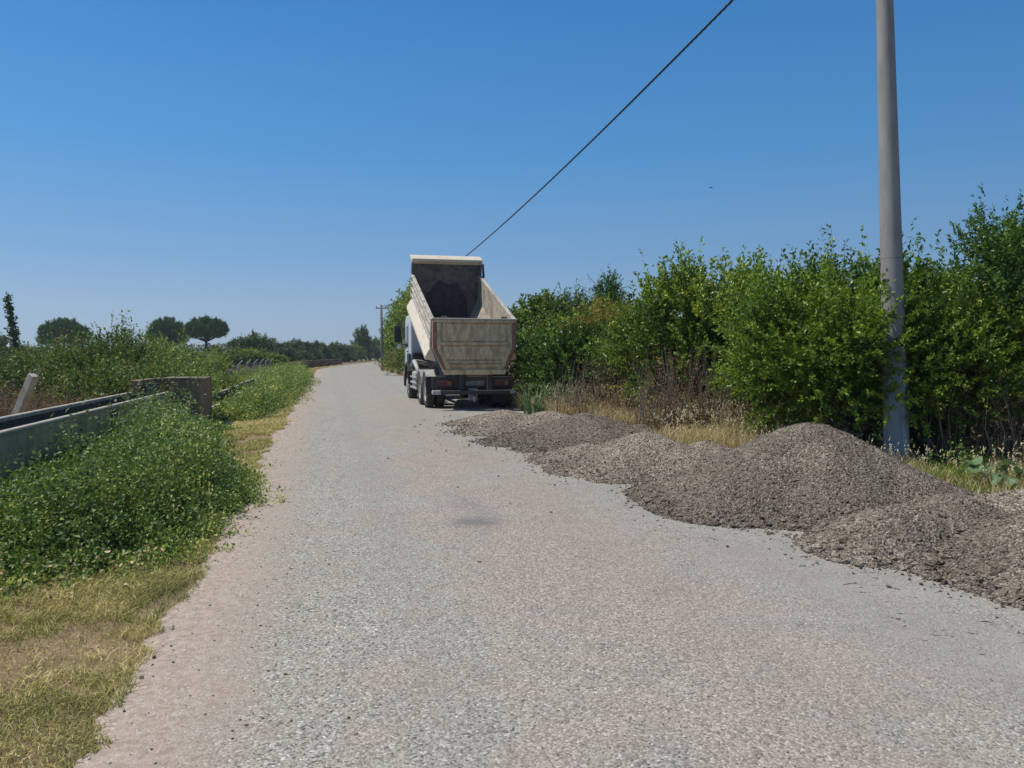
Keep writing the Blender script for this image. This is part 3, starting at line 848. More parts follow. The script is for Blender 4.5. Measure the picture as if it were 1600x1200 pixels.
m = MB(); m.prism([(4.30, .55), (4.32, 1.0), (4.55, 1.25), (4.95, 1.31), (5.35, 1.25), (5.6, 1.0), (5.66, .6), (5.58, .6), (5.5, .95), (5.3, 1.15), (4.95, 1.22), (4.6, 1.15), (4.42, .95), (4.38, .55)], 'x', .84, 1.27); m.build('wheel_arch', P_black, CB)
m = MB(); m.box(-1.2, 1.2, 6.42, 6.62, .38, .85); m.build('front_bumper', P_black, CB, .04)
for sd in (-1, 1):
    m = MB(); m.tube([(sd*1.17, 6.2, 2.72), (sd*1.38, 6.32, 2.76), (sd*1.42, 6.32, 2.68)], .018, 6); m.build('mirror_arm', P_black, CB)
    m = MB(); m.tube([(sd*1.17, 6.3, 1.95), (sd*1.38, 6.34, 1.92), (sd*1.42, 6.32, 2.0)], .018, 6); m.build('mirror_arm', P_black, CB)
    m = MB(); x = sd*1.44; m.box(x-.13, x+.13, 6.26, 6.36, 2.02, 2.66); m.build('mirror', P_black, CB, .04, seg=3)
    m = MB(); m.box(x-.02, x+.12, 6.24, 6.34, 1.80, 1.97); m.build('small_mirror', P_white, CB, .03, seg=3)

# raised bed, tilted about its rear hinge
TILT = R(18.8)
bedM = Matrix.Translation((0, -.95, 1.14)) @ Matrix.Rotation(TILT, 4, 'X')
BL, BH, BHF = 5.45, 1.44, 1.90       # length, side height, headboard height
HW, CH, FWd = 1.165, .66, .84        # half width, chamfer height, half floor width
m = MB(bedM)
m.box(-FWd, FWd, 0, BL, -.03, .0)
for y in (.3, 1.2, 2.1, 3.0, 3.9, 4.8): m.box(-.8, .8, y-.05, y+.05, -.13, -.03)
for sd in (-1, 1): m.box(sd*.43-.06, sd*.43+.06, 0, BL-.3, -.26, -.13)
bed = m.build('bed_floor', P_in, TR, .004, seg=1)
tk = .03
for sd in (-1, 1):
    m = MB(bedM)
    def o(x): return sd*x
    for (a, b) in (((HW, BH), (HW, CH)), ((HW, CH), (FWd, 0))):
        pts = [(o(a[0]), a[1]), (o(b[0]), b[1]), (o(b[0]-tk), b[1]+.004), (o(a[0]-tk), a[1])]
        m.prism(pts, 'y', 0, BL)
    wl = m.build('side_wall', P_in if sd > 0 else P_side, TR)
    m = MB(bedM)
    m.box(min(o(HW-tk-.012), o(HW+.06)), max(o(HW-tk-.012), o(HW+.06)), 0, BL-.0, BH, BH+.085)
    m.build('top_rail', P_side, wl, .012)
    m = MB(bedM)
    for w0 in (.80, 1.02, 1.24): m.box(min(o(HW+.001), o(HW+.05)), max(o(HW+.001), o(HW+.05)), .12, BL-.1, w0, w0+.07)
    for y in (.0, BL-.12): m.box(min(o(HW+.002), o(HW+.06)), max(o(HW+.002), o(HW+.06)), y, y+.11, CH, BH-.01)
    m.build('stiffening_rib', P_side, wl, .015)
    # flared lower side beam
    m = MB(bedM)
    m.prism([(o(HW+.005), .70), (o(HW+.17), .38), (o(HW+.17), .29), (o(FWd+.16), .22), (o(HW-.02), .60)], 'y', .08, BL-.05)
    m.build('side_beam', P_cream, wl, .012)
m = MB(bedM)
hp = [(-FWd, 0), (FWd, 0), (HW-.03, CH), (HW-.03, BHF), (-HW+.03, BHF), (-HW+.03, CH)]
m.prism(hp, 'y', BL-.05, BL)
hb = m.build('headboard', P_bulk, TR)
for sd in (-1, 1):
    m = MB(bedM); m.box(min(sd*(HW-.028), sd*(HW+.05)), max(sd*(HW-.028), sd*(HW+.05)), BL-.12, BL+.02, BH+.09, BHF); m.build('headboard_post', P_bulk, hb, .01)
m = MB(bedM)
m.prism([(BL-.05, BHF-.02), (BL-.15, BHF+.12), (BL-.15, BHF+.17), (BL+.05, BHF+.22), (BL+.5, BHF+.17), (BL+.5, BHF+.10), (BL, BHF)], 'x', -HW-.05, HW+.05)
m.build('headboard_lip', P_cream, hb, .015)
m = MB(bedM); m.box(-HW-.04, HW+.04, BL-.19, BL-.14, BHF+.10, BHF+.19); m.build('lip_edge', P_cream, hb, .01)
# clinging fines in the bed
m = MB(bedM); pts = [( .80*math.cos(R(a)), .02 + (1.25+.1*math.sin(a*1.7))*max(0, math.sin(R(a)))**.7) for a in range(0, 181, 12)]
m.prism(pts, 'y', BL-.075, BL-.051); m.build('clinging_dust', simple('asphalt_dust', (.05, .05, .05), .9, .4), hb, .01)
# tailgate hanging from its top hinge
gM = Matrix.Translation((0, -1.50, 2.56)) @ Matrix.Rotation(R(0.5), 4, 'X')
GH = 1.54; gc = .80
def gx(z):   # half width at height z below the hinge
    return HW+.02 if z > -gc else HW+.02 - (-gc - z)/(GH-gc)*(HW+.02-.86)
m = MB(gM)
m.prism([(-HW-.02, 0), (HW+.02, 0), (HW+.02, -gc), (.86, -GH), (-.86, -GH), (-HW-.02, -gc)], 'y', 0, .04)
gate = m.build('tailgate', P_gate, TR)
def band(z0, z1, w=0.0, d0=-.05, d1=-.001, mat=P_gate, nm='gate_rib', bv=.015):
    m = MB(gM); a, b = gx(z0)-w, gx(z1)-w
    m.prism([(-a, z0), (a, z0), (b, z1), (-b, z1)], 'y', d0, d1); return m.build(nm, mat, gate, bv)
band(-.006, -.085, .0, -.07, -.001, nm='top_beam')
band(-.63, -.71, .22, -.05)
band(-1.15, -1.20, .22, -.05)
band(-1.26, -1.31, .22, -.05)
band(-1.40, -GH+.002, .0, -.075, nm='bottom_beam')
m = MB(gM); m.box(-.88, .88, -.018, -.001, -.60, -.12); m.box(-.88, .88, -.018, -.001, -1.12, -.74); m.build('pressed_panel', P_gate, gate, .014)
for sd in (-1, 1):
    m = MB(gM)
    ws, wr = .20, .11
    a = HW+.02
    m.prism([(sd*(a-wr), -.09), (sd*(a-wr-.12), -.09), (sd*(a-wr-.12), -gc), (sd*(.86-wr-.10), -1.395), (sd*(.86-wr+.06), -1.395), (sd*(a-wr), -gc)], 'y', -.055, -.001)
    m.build('gate_stile', P_gate, gate, .012)
    m = MB(gM)
    m.prism([(sd*a, -.09), (sd*(a-wr+.003), -.09), (sd*(a-wr+.003), -gc), (sd*(.86-wr+.065), -1.395), (sd*.895, -1.395), (sd*a, -gc)], 'y', -.07, -.001)
    m.build('red_edge_strip', P_red, gate, .01)
m = MB(gM); m.box(-HW-.05, HW+.05, -.085, .06, .0, .035); m.build('gate_cap', P_cream, gate, .008)
for x in (-.85, .85):
    m = MB(gM); m.cyl((x-.08, .02, .05), (x+.08, .02, .05), .045, n=12); m.build('hinge', P_frame, gate)
for sd in (-1, 1):
    m = MB(bedM); m.box(sd*.98-.05, sd*.98+.05, -.12, .25, -.12, .0); m.build('gate_latch', P_frame, TR, .01)
    m = MB(); m.box(sd*.52-.045, sd*.52+.045, -1.14, -.72, 1.0, 1.2); m.build('bed_hinge', P_frame, TR, .01)
# lifting cylinder behind the cab
e = bedM @ Vector((0, BL-.9, -.12))
m = MB(); m.cyl((0, 3.95, .98), Vector((0, 3.95, .98)).lerp(e, .5), .13, n=18); cy = m.build('lift_cylinder', P_frame, TR)
m = MB(); m.cyl(Vector((0, 3.95, .98)).lerp(e, .5), e, .09, n=18); m.build('cylinder_rod', P_alu, cy)
# tarpaulin hanging from the right of the headboard
m = MB(bedM); m.tube([(HW+.07, BL-.15, BHF+.05), (HW+.10, BL-.20, BHF-.35), (HW+.07, BL-.16, BHF-.7)], [.03, .045, .03], 8); m.build('rolled_tarpaulin', P_black, TR)

# ------------------------------------------------------------------ vegetation materials
G_BUSH = leafmat("glossy_bush_leaf", [(0, (0.0399, 0.0803, 0.0154)), (0.35, (0.1165, 0.1949, 0.0232)), (0.7, (0.2495, 0.3551, 0.0385)), (1, (0.4323, 0.5041, 0.0674))], .32, .4)
G_DARK = leafmat("dark_bush_leaf", [(0, (0.0345, 0.0634, 0.0182)), (0.5, (0.1008, 0.1586, 0.0327)), (1, (0.2301, 0.2944, 0.0634))], .25, .45, (.06, .1, .02))
G_WEED = leafmat("weed_leaf", [(0, (0.085, 0.1356, 0.0335)), (0.4, (0.2125, 0.2959, 0.0671)), (0.75, (0.3671, 0.4436, 0.1007)), (1, (0.6569, 0.641, 0.1887))], .3, .5, (.14, .25, .04))
G_WEED2 = leafmat("pale_weed_leaf", [(0, (0.0496, 0.0893, 0.0284)), (0.5, (0.1323, 0.21, 0.0662)), (1, (0.2867, 0.357, 0.1512))], .3, .5)
G_BRIGHT = leafmat("bright_bush_leaf", [(0, (0.0353, 0.0784, 0.0134)), (0.35, (0.1, 0.1848, 0.0202)), (0.7, (0.1882, 0.3024, 0.028)), (1, (0.3058, 0.4032, 0.056))], .36, .4)  # separate leaf tint for two of the hedge bushes
G_DEEP = leafmat("deep_green_leaf", [(0, (0.0211, 0.0575, 0.0144)), (0.45, (0.0604, 0.1365, 0.023)), (1, (0.166, 0.2875, 0.0431))], .28, .38)
G_OLIVE = leafmat("grey_green_leaf", [(0, (0.0358, 0.0608, 0.0219)), (0.5, (0.0894, 0.1341, 0.0479)), (1, (0.1788, 0.2324, 0.0889))], .2, .55, (.06, .09, .03))
G_PINE = leafmat("pine_needle", [(0, (0.0283, 0.0707, 0.0159)), (0.5, (0.0779, 0.1653, 0.0271)), (1, (0.177, 0.3343, 0.0408))], .15, .55, (.03, .05, .01))
G_MIX = leafmat("bramble_leaf", [(0, (0.0391, 0.0825, 0.0222)), (0.45, (0.1075, 0.1857, 0.0408)), (0.75, (0.215, 0.2888, 0.065)), (0.93, (0.3135, 0.33, 0.077)), (1, (0.3553, 0.22, 0.077))], .28, .5)
G_DRY = leafmat("dry_leaf", [(0, (0.0617, 0.0336, 0.0202)), (0.5, (0.2117, 0.126, 0.0756)), (1, (0.4586, 0.3024, 0.168))], .2, .7, (.2, .12, .06))
G_GOLD = leafmat("yellowing_leaf", [(0, (.09, .11, .02)), (.5, (.22, .21, .03)), (1, (.42, .25, .04))], .3, .5, (.4, .3, .04))
G_GRASS = leafmat("green_grass", [(0, (0.0794, 0.1428, 0.0242)), (0.5, (0.194, 0.2856, 0.047)), (1, (0.3881, 0.4368, 0.1075))], .3, .6, (.2, .28, .04))
G_STRAW = leafmat("dry_grass", [(0, (0.1719, 0.1567, 0.0679)), (0.35, (0.4175, 0.3495, 0.1547)), (0.7, (0.7859, 0.6146, 0.34)), (1, (0.8996, 0.9, 0.649))], .25, .7, (.4, .33, .12))
G_VERGE = leafmat("verge_grass", [(0, (0.1658, 0.2115, 0.0605)), (0.35, (0.4148, 0.4105, 0.1357)), (0.7, (0.7465, 0.5971, 0.257)), (1, (0.9, 0.8706, 0.5137))], .25, .7, (.3, .28, .08))
G_REED = leafmat("reed_leaf", [(0, (.05, .10, .04)), (1, (.16, .26, .11))], .3, .45, (.15, .25, .06))
M_BARK = simple("grey_brown_bark", (.13, .10, .075), .9, .35, 8, stretch=(1, 1, .3), bump=.5, bscale=30)
M_TWIG = simple("dry_twig", (.24, .19, .14), .9, .3, 10)

def plant(name, label, cat, loc, V, F, v, mat, targets=None, r0=.04, group=None, stems=3, zbase=0.0, trunk='branches', crownname='crown', sc=1.0, rz=0, barkmat=None, spreadb=.25):
    root = empty(name, loc, rz); tag(root, label, cat, group)
    obj(crownname, np_mesh(name + '_' + crownname, V, F, mat, {'v': v}), root)
    if targets is not None and len(targets):
        bp = [(random.uniform(-spreadb, spreadb), random.uniform(-spreadb, spreadb), zbase) for _ in range(stems)]
        mb = limb_mesh(bp, targets, r0)
        mb.build(trunk, barkmat or M_BARK, root)
    return root

def bush(name, label, px, Y, rx, ry, z0, z1, n_cl, per, K, lL, lW, mat=G_BUSH, cat='bush', group='green bushes along the right verge', topk=.12, csize=.37, slen=(.3, .8), upb=.45, r0=.035, ntar=22, fill=.25, stems=4, zlo=-.8, dry=False):
    cz = (z0+z1)/2; rz_ = (z1-z0)/2
    V, F, v, C = crown((rx, ry, rz_*.93), n_cl, per, K, lL, lW, slen, csize, topk=topk, upb=upb, fill=fill, zlo=zlo)
    V = V + np.array([0, 0, cz])
    V[:, 2] = np.maximum(V[:, 2], .02)
    tg = (C + np.array([0, 0, cz]))[:ntar]
    tg = tg[tg[:, 2] > .3]
    return plant(name, label, cat, at(px, Y), V, F, v, mat, tg, r0, group, stems)

HG = 'green bushes along the right verge'
bush('bush', "bright green leafy bush growing round the concrete pole", 1330, 12.9, 1.75, 1.75, 0.25, 2.82, 150, 24, 35, 0.074, 0.038, ntar=34, topk=.2, mat=G_BRIGHT)
bush('bush', "small leafy bush pressed against the right side of the concrete pole", 1462, 12.1, 1.0, 1.0, 0.35, 2.20, 60, 24, 35, 0.068, 0.035, mat=G_BUSH)
bush('bush', "tall dark bush with hanging bare stems at the far right edge", 1648, 12.6, 2.0, 1.9, 0.50, 3.63, 170, 24, 35, 0.080, 0.035, mat=G_DEEP, topk=.15, ntar=50, stems=6)
bush('bush', "tall bushy shrub with upright shoots left of the pole bush", 1112, 17.2, 1.9, 1.7, 0.15, 3.26, 130, 20, 29, 0.095, 0.049, topk=.25, mat=G_BUSH)
bush('bush', "darker bush set back between the tall shoot-topped shrub and the pole bush", 1235, 18.2, 1.7, 1.5, 0.10, 2.88, 90, 18, 27, 0.102, 0.047, mat=G_DARK, topk=.2)
bush('bush', "broad light green bush with a rounded top right of the truck", 915, 24.0, 1.9, 1.8, 0.10, 2.63, 110, 18, 27, 0.120, 0.062, topk=.1, mat=G_BUSH)
bush('bush', "low rounded green bush in front of the broad bush by the truck", 897, 21.8, 1.15, 1.1, 0.10, 2.35, 50, 18, 24, 0.108, 0.058, mat=G_DEEP)
bush('bush', "yellow-green bush just below the notch in the hedge skyline", 985, 21.5, 1.45, 1.4, 0.10, 2.13, 70, 18, 27, 0.108, 0.053, mat=G_BRIGHT)
bush('bush', "dark green bush directly behind the raised truck bed", 842, 30.5, 1.9, 2.0, 0.10, 3.38, 90, 16, 24, 0.143, 0.074)
bush('bush', "green bush filling the hedge behind the pole", 1420, 17.5, 2.0, 1.5, 0.10, 2.23, 90, 16, 27, 0.108, 0.051, mat=G_DARK)
bush('bush', "shaded bush behind the tall far right bush", 1560, 16.5, 1.7, 1.5, 0.05, 2.58, 80, 16, 27, 0.108, 0.051, mat=G_DARK)
bush('bush', "dark low bush under the shoot-topped shrub behind the dry weeds", 1050, 19.5, 1.6, 1.2, 0.05, 2.25, 70, 16, 24, 0.102, 0.051, mat=G_DARK)
bush('bush', "dull green bush at the back of the hedge over the yellowing shrub", 925, 29, 2.3, 1.8, 0.05, 3.28, 80, 14, 24, 0.143, 0.074, mat=G_DARK, topk=.15)
bush('yellowing_shrub', "small shrub with orange and yellow leaves in the green hedge", 932, 21.6, .55, .5, 1.6, 3.05, 22, 12, 16, .085, .036, mat=G_GOLD, cat='shrub', group=None, csize=.3)
for px_, Y_, h_, lb in ((949, 27, 3.75, "dark slender upright-branched tree poking above the hedge"), (897, 30, 3.6, "shorter dark spiky treetop just left of the slender upright one")):
    bush('slender_tree', lb, px_, Y_, .62, .55, 1.2, h_, 34, 14, 18, .15, .035, mat=G_PINE, cat='tree', group=None, csize=.22, slen=(.35, .9), upb=1.0, topk=.5)
# dry brush under the bushes
def drybush(label, px, Y, rx, ry, z1, n, group='dry brown brush under the bushes', mat=G_DRY, lL=.05):
    V, F, v, C = crown((rx, ry, z1*.8), n, 12, 12, lL, lL*.35, (.25, .6), .35, zlo=-.1, upb=.5, fill=.6)
    V[:, 2] = np.maximum(V[:, 2], .02)
    root = empty('dry_brush', at(px, Y)); tag(root, label, 'dry shrub', group)
    obj('foliage', np_mesh('dry_brush_foliage', V, F, mat, {'v': v}), root)
    m = MB()
    for k in range(int(n*2.2)):
        a = random.uniform(0, 6.28); q = random.random()**.5
        b = Vector((math.cos(a)*rx*q, math.sin(a)*ry*q, 0)); tp = b + Vector((random.uniform(-.35, .35), random.uniform(-.35, .35), z1*random.uniform(.5, 1.15)))
        mid = b.lerp(tp, .5) + Vector((random.uniform(-.1, .1), random.uniform(-.1, .1), 0))
        m.tube([b, mid, tp], [.009, .006, .002], 4)
    m.build('twigs', M_TWIG, root)
    return root
drybush("dry reddish-brown weeds below the tall shoot-topped shrub", 1065, 14.9, 1.0, .6, 1.6, 64)
drybush("dark withered brush right of the reeds by the truck", 950, 18.4, 1.4, .7, 1.5, 60)
drybush("low dry brush at the left foot of the pole bush", 1180, 14.4, .9, .6, .85, 34)
drybush("tangle of bare brown stems under the far right bush", 1570, 11.4, 1.1, .8, 1.3, 60)
drybush("brown litter and twigs right behind the concrete pole", 1430, 13.4, 1.2, .7, .8, 40)

# reeds
n = 90; root = empty('reed_clump', at(858, 19.9)); tag(root, "clump of pale long-leaved reeds beside the truck", "reeds")
Vs = []; Fs = []; As = []; o_ = 0
for k in range(n):
    b = np.array([random.uniform(-.65, .65), random.uniform(-.4, .4), 0.0]); az = random.uniform(0, 6.28); L = random.uniform(.6, 1.35); ln = random.uniform(.3, .8)
    dx = np.array([math.cos(az), math.sin(az), 0]); sdv = np.array([-dx[1], dx[0], 0])
    P = []
    for q in np.linspace(0, 1, 6):
        p = b + dx*L*ln*q**1.6 + np.array([0, 0, 1])*L*(q*1.25 - .75*q**2.2*ln*1.5)
        w = .022*(1-q**2)+.003; P += [p - sdv*w, p + sdv*w]
    Vs.append(np.array(P)); i = np.arange(5)[:, None]*2
    Fs.append(i + np.array([0, 1, 3, 2]) + o_); o_ += 12; As.append(np.full(12, random.random()))
obj('leaves', np_mesh('reed_leaves', np.concatenate(Vs), np.concatenate(Fs), G_REED, {'v': np.concatenate(As)}), root)

# broad-leaved plant at the right edge
root = empty('broad_leaf_plant', at(1560, 9.1)); tag(root, "pale broad-leaved weed at the right edge behind the gravel", "weed")
Vs = []; Fs = []; As = []; o_ = 0; m = MB()
for k in range(11):
    az = k*2.4; L = random.uniform(.14, .34); h_ = random.uniform(.12, .32); c0 = np.array([math.cos(az)*L, math.sin(az)*L, h_]); r_ = random.uniform(.06, .105)
    ring = [c0 + np.array([math.cos(az+a)*r_*(1.25 if abs(math.cos(a)) > .7 else 1)*(1+.12*math.sin(5*a)), math.sin(az+a)*r_*(1+.12*math.sin(5*a)), .05*math.sin(2*a) - .04*math.cos(a)]) for a in np.linspace(0, 2*math.pi, 15)[:-1]]
    Vs.append(np.array([c0 + np.array([0, 0, .02])] + ring))
    Fs.append(np.array([(0, 1+i, 1+(i+1) % 14) for i in range(14)]) + o_); o_ += 15; As.append(np.full(15, .6 + random.random()*.4))
    m.tube([(0, 0, 0), tuple(c0*np.array([.6, .6, .7])), tuple(c0)], .006, 5)
obj('leaves', np_mesh('broad_leaves', np.concatenate(Vs), np.concatenate(Fs), G_REED, {'v': np.concatenate(As)}), root)
m.build('stalks', M_TWIG, root)

# ------------------------------------------------------------------ right-hand distant trees beyond the truck
for px_, Y_, rx, z0, z1, lb in ((654, 78, 2.3, .6, 8.4, "tall green tree showing left of the truck's raised bed"), (636, 94, 1.9, .6, 8.4, "green tree just behind the distant utility pole"), (668, 66, 2.2, .5, 7.2, "green tree hidden partly by the truck's headboard"), (630, 84, 1.5, .3, 5.2, "lower round tree between the distant pole and the truck cab")):
    bush('roadside_tree', lb, px_, Y_, rx, rx, z0, z1, 80, 14, 16, .26, .12, cat='tree', group='trees on the right beyond the truck', csize=.8, slen=(.5, 1.2), r0=.12, stems=2, topk=.1)
for px_, Y_, rx, z1, lb in ((632, 58, 1.3, 1.9, "low green shrub beside the truck cab"), (624, 66, 1.1, 1.5, "low shrub at the foot of the distant pole"), (620, 80, 1.2, 1.6, "small shrub at the inside of the road bend")):
    bush('roadside_shrub', lb, px_, Y_, rx, 1.2, .05, z1, 26, 12, 14, .16, .07, cat='shrub', group='shrubs at the right road edge', csize=.4, mat=G_MIX, r0=.03, ntar=8)

# ------------------------------------------------------------------ left brush behind the channel
LG = 'brushy shrubs behind the concrete channel'
def lb_(px, Y, rx, ry, z1, n, lb, mat=G_MIX, lL=.085, topk=.15, z0=.05, upb=.6):
    return bush('wild_shrub', lb, px, Y, rx, ry, z0, z1, n, 15, 16, lL, lL*.5, mat=mat, cat='shrub', group=LG, topk=topk, csize=.34, slen=(.25, .75), upb=upb, ntar=14, r0=.02)
lb_(195, 22.5, 1.15, 1.1, 1.95, 52, "tallest wild shrub behind the channel, with thin leafy shoots above it", topk=.3)
lb_(140, 21.5, 1.1, 1.0, 1.75, 46, "wild green shrub left of the tallest one behind the channel", topk=.3)
lb_(255, 25, 1.2, 1.0, 1.75, 46, "wild shrub in front of the paired umbrella pines", topk=.2, mat=G_WEED)
lb_(312, 29, 1.25, 1.0, 1.45, 40, "yellow-topped shrub left of the wire fence", topk=.05, mat=G_GRASS, z0=.0)
lb_(88, 22.5, 1.1, 1.0, 1.45, 38, "dark low shrub under the lone umbrella pine", mat=G_DARK)
lb_(30, 22, 1.2, 1.0, 1.3, 38, "low green brush at the left edge behind the leaning post", mat=G_MIX)
lb_(-45, 19, 1.3, 1.0, 1.4, 30, "brush clump cut by the left edge of the picture", mat=G_DARK)
lb_(225, 19.2, .9, .7, 1.05, 30, "low reddish bramble against the channel", mat=G_MIX, topk=0)
lb_(160, 17.0, .95, .7, 1.0, 34, "low bramble hugging the far side of the channel", mat=G_MIX, topk=0)
lb_(275, 21.5, .8, .7, 1.15, 26, "pale weedy shrub right behind the square box", mat=G_WEED, topk=.1)
# loose climbing shoots above the brush
for px_, Y_, h_, lb in ((196, 22.2, 2.65, "thin leafy shoot standing highest above the brush"), (160, 21.8, 2.3, "curved thin shoot with large leaves left of the highest shoot"), (232, 24.5, 2.15, "thin leafy shoot near the paired pines"), (47, 21, 1.75, "pale arching shoot beside the bare climbing tree")):
    root = empty('leafy_shoot', at(px_, Y_)); tag(root, lb, 'shoot', 'thin shoots above the brush')
    m = MB(); Ps = []; Ds = []
    for q in range(5):
        a = random.uniform(0, 6.28); tp = Vector((math.cos(a)*.5*(q > 0), math.sin(a)*.3*(q > 0), h_*(1 if q == 0 else random.uniform(.75, .95))))
        pts = [Vector((0, 0, 0)).lerp(tp, f) + Vector((math.sin(f*6+q)*.07, math.cos(f*5+q)*.05, 0)) for f in np.linspace(0, 1, 8)]
        m.tube(pts, [.012*(1-.7*f) for f in np.linspace(0, 1, 8)], 5)
        for f in np.linspace(.45, 1, 22):
            k = min(6, int(f*7)); Ps.append(pts[k].lerp(pts[k+1], f*7-k if k < 7 else 1)); Ds.append(rdir(1)[0] + np.array([0, 0, .1]))
    m.build('stem', M_TWIG, root)
    Ps = np.array([tuple(p) for p in Ps]); Ds = np.array(Ds)
    V, F, v = leaves(Ps, Ds, rdir(len(Ps)) + np.array([0, 0, .6]), .12, .075, rng.uniform(.2, .8, len(Ps)))
    obj('leaves', np_mesh('shoot_leaves', V, F, G_MIX, {'v': v}), root)
drybush("mound of dry brown brush at the left edge under the leaning post", 35, 15.2, 1.6, 1.3, .72, 90, group='dry brown brush left of the channel')
drybush("second mound of dry brown brush close behind the channel", 100, 16.2, 1.1, .8, .55, 50, group='dry brown brush left of the channel')
drybush("dry stalks between the leaning post and the green shrubs", 5, 18, 1.3, .8, .95, 40, group='dry brown brush left of the channel')

# ------------------------------------------------------------------ umbrella pines
def pine(label, px, Y, rx, ry, z0, z1, n, group):
    rz_ = (z1-z0)
    n_cl = int(n*1.9)
    C = []
    while len(C) < n_cl:
        d = rdir(1)[0]; d[2] = abs(d[2])*1.0
        if rng.random() < .25: d[2] *= -.25
        r = rng.uniform(.72, .95) if rng.random() < .8 else rng.uniform(.3, .7)
        C.append(d*r*np.array([rx, ry, rz_*.68]))
    C = np.array(C); per = 26
    idx = np.repeat(np.arange(n_cl), per)
    off = rdir(len(idx))*(rng.random(len(idx))**.5)[:, None]*.42
    P0 = C[idx] + off; D0 = unit(P0)*.6 + rdir(len(idx))*.3 + np.array([0, 0, .8])
    cv = rng.uniform(.3, .7, n_cl)
    V, F, v = shoots(P0, D0, rng.uniform(.25, .55, len(idx)), 9, .30, .055, spread=.6, up=.4, v0=cv[idx])
    zc = z0 + rz_*.30
    V[:, 2] += zc
    tg = C[:16] + np.array([0, 0, zc]); tg = tg[C[:16, 2] > -.1]
    root = empty('umbrella_pine', at(px, Y)); tag(root, label, 'pine tree', group)
    obj('crown', np_mesh('pine_crown', V, F, G_PINE, {'v': v}), root)
    m = MB(); m.tube([(0, 0, 0), (.1, 0, z0*.5), (.05, .05, z0+.1), (0, 0, z0 + rz_*.25)], [.30, .24, .2, .14], 10)
    for t_ in tg: m.tube([(0.05, .05, z0-.1), Vector((0, 0, z0)).lerp(Vector(t_), .5) - Vector((0, 0, .15)), Vector(t_)], [.12, .09, .04], 6)
    m.build('trunk', M_PBARK, root)
    return root
M_PBARK = simple('dark_pine_bark', (.05, .04, .032), .95, .3, 8)
pine("lone dark umbrella pine on the left skyline", 101, 118, 3.7, 3.5, zof(548, 118), zof(499, 118), 130, None)
pine("left one of the paired umbrella pines, darker and rounder", 262, 122, 3.0, 3.0, zof(545, 122), zof(498, 122), 110, None)
pine("right one of the paired umbrella pines, with a clean flat underside", 322, 120, 3.35, 3.2, zof(533, 120), zof(498, 120), 110, None)

# bare climbing tree
root = empty('ivy_snag', at(24, 46)); tag(root, "thin dark snag wrapped in climbing leaves at the far left", "dead tree")
m = MB(); pts = [Vector((.1, 0, 0)), Vector((.05, 0, 1.2)), Vector((-.05, .1, 2.5)), Vector((-.2, 0, 3.8)), Vector((-.42, 0, zof(463, 46)))]
m.tube(pts, [.16, .13, .09, .06, .02], 8)
P0 = []; 
for k in range(330):
    q = random.random()**1.5; i = min(3, int(q*4)); p = pts[i].lerp(pts[i+1], q*4-i)
    w = .55*(1-q)**2.6 + .07 + .05*math.sin(q*26)
    P0.append(tuple(p + Vector((random.gauss(0, w*.6), random.gauss(0, w*.6), 0))))
P0 = np.array(P0)
V, F, v = shoots(P0, rdir(len(P0)) + np.array([0, 0, .4]), .25, 9, .15, .09, v0=rng.uniform(0, .5, len(P0)))
m.build('trunk', M_BARK, root); obj('leaves', np_mesh('snag_leaves', V, F, G_PINE, {'v': v}), root)

# ------------------------------------------------------------------ orchard and distant trees, left
protos = []
for k, (mat, rx, rz_, ncl) in enumerate(((G_OLIVE, 2.3, 1.7, 70), (G_DARK, 2.6, 2.0, 80), (G_DARK, 2.0, 2.3, 70), (G_BUSH, 2.2, 1.6, 70))):
    V, F, v, C = crown((rx, rx, rz_), ncl, 13, 12, .26, .13, (.3, .8), .7, zlo=-.55, fill=.3, topk=.05)
    V[:, 2] += rz_*.75 + .75
    C = C + np.array([0, 0, rz_*.75 + .75])
    cm = np_mesh('orchard_crown', V, F, mat, {'v': v})
    mb = limb_mesh([(0, 0, 0), (.1, .05, 0)], C[:14], .11)
    me = bpy.data.meshes.new('orchard_trunk'); me.from_pydata(mb.v, [], mb.f); me.materials.append(M_BARK)
    protos.append((cm, me, rz_*1.68 + .75))
spots = []
r2 = np.random.default_rng(5)
for (px_, Y_, ytop, k) in ((-20, 85, 528, 1), (40, 95, 546, 1), (70, 120, 545, 2), (150, 110, 545, 1), (205, 130, 548, 0), (245, 100, 550, 1), (345, 98, 546, 1), (372, 108, 536, 2), (402, 100, 529, 1), (428, 112, 541, 0), (388, 84, 550, 3), (442, 90, 548, 0), (462, 118, 537, 1), (478, 104, 540, 0), (498, 125, 538, 2), (512, 112, 545, 0), (526, 140, 540, 1), (540, 125, 547, 0), (553, 150, 543, 3), (565, 165, 517, 2), (578, 170, 538, 0), (535, 100, 553, 0), (505, 92, 551, 0), (470, 82, 552, 0), (420, 76, 556, 3), (360, 74, 553, 1), (590, 190, 534, 3), (601, 175, 536, 3), (588, 150, 547, 0), (572, 135, 550, 0), (556, 118, 553, 3), (-70, 75, 540, 1), (20, 70, 556, 0), (115, 80, 555, 0), (170, 75, 553, 3), (300, 80, 553, 1), (452, 70, 559, 3), (490, 76, 559, 0), (522, 84, 558, 0), (545, 92, 559, 0), (612, 200, 530, 2)):
    spots.append((px_, Y_, ytop, k))
spots.sort()
words = ["grey-green", "dark rounded", "tall dark", "brighter green"]
names_l = []
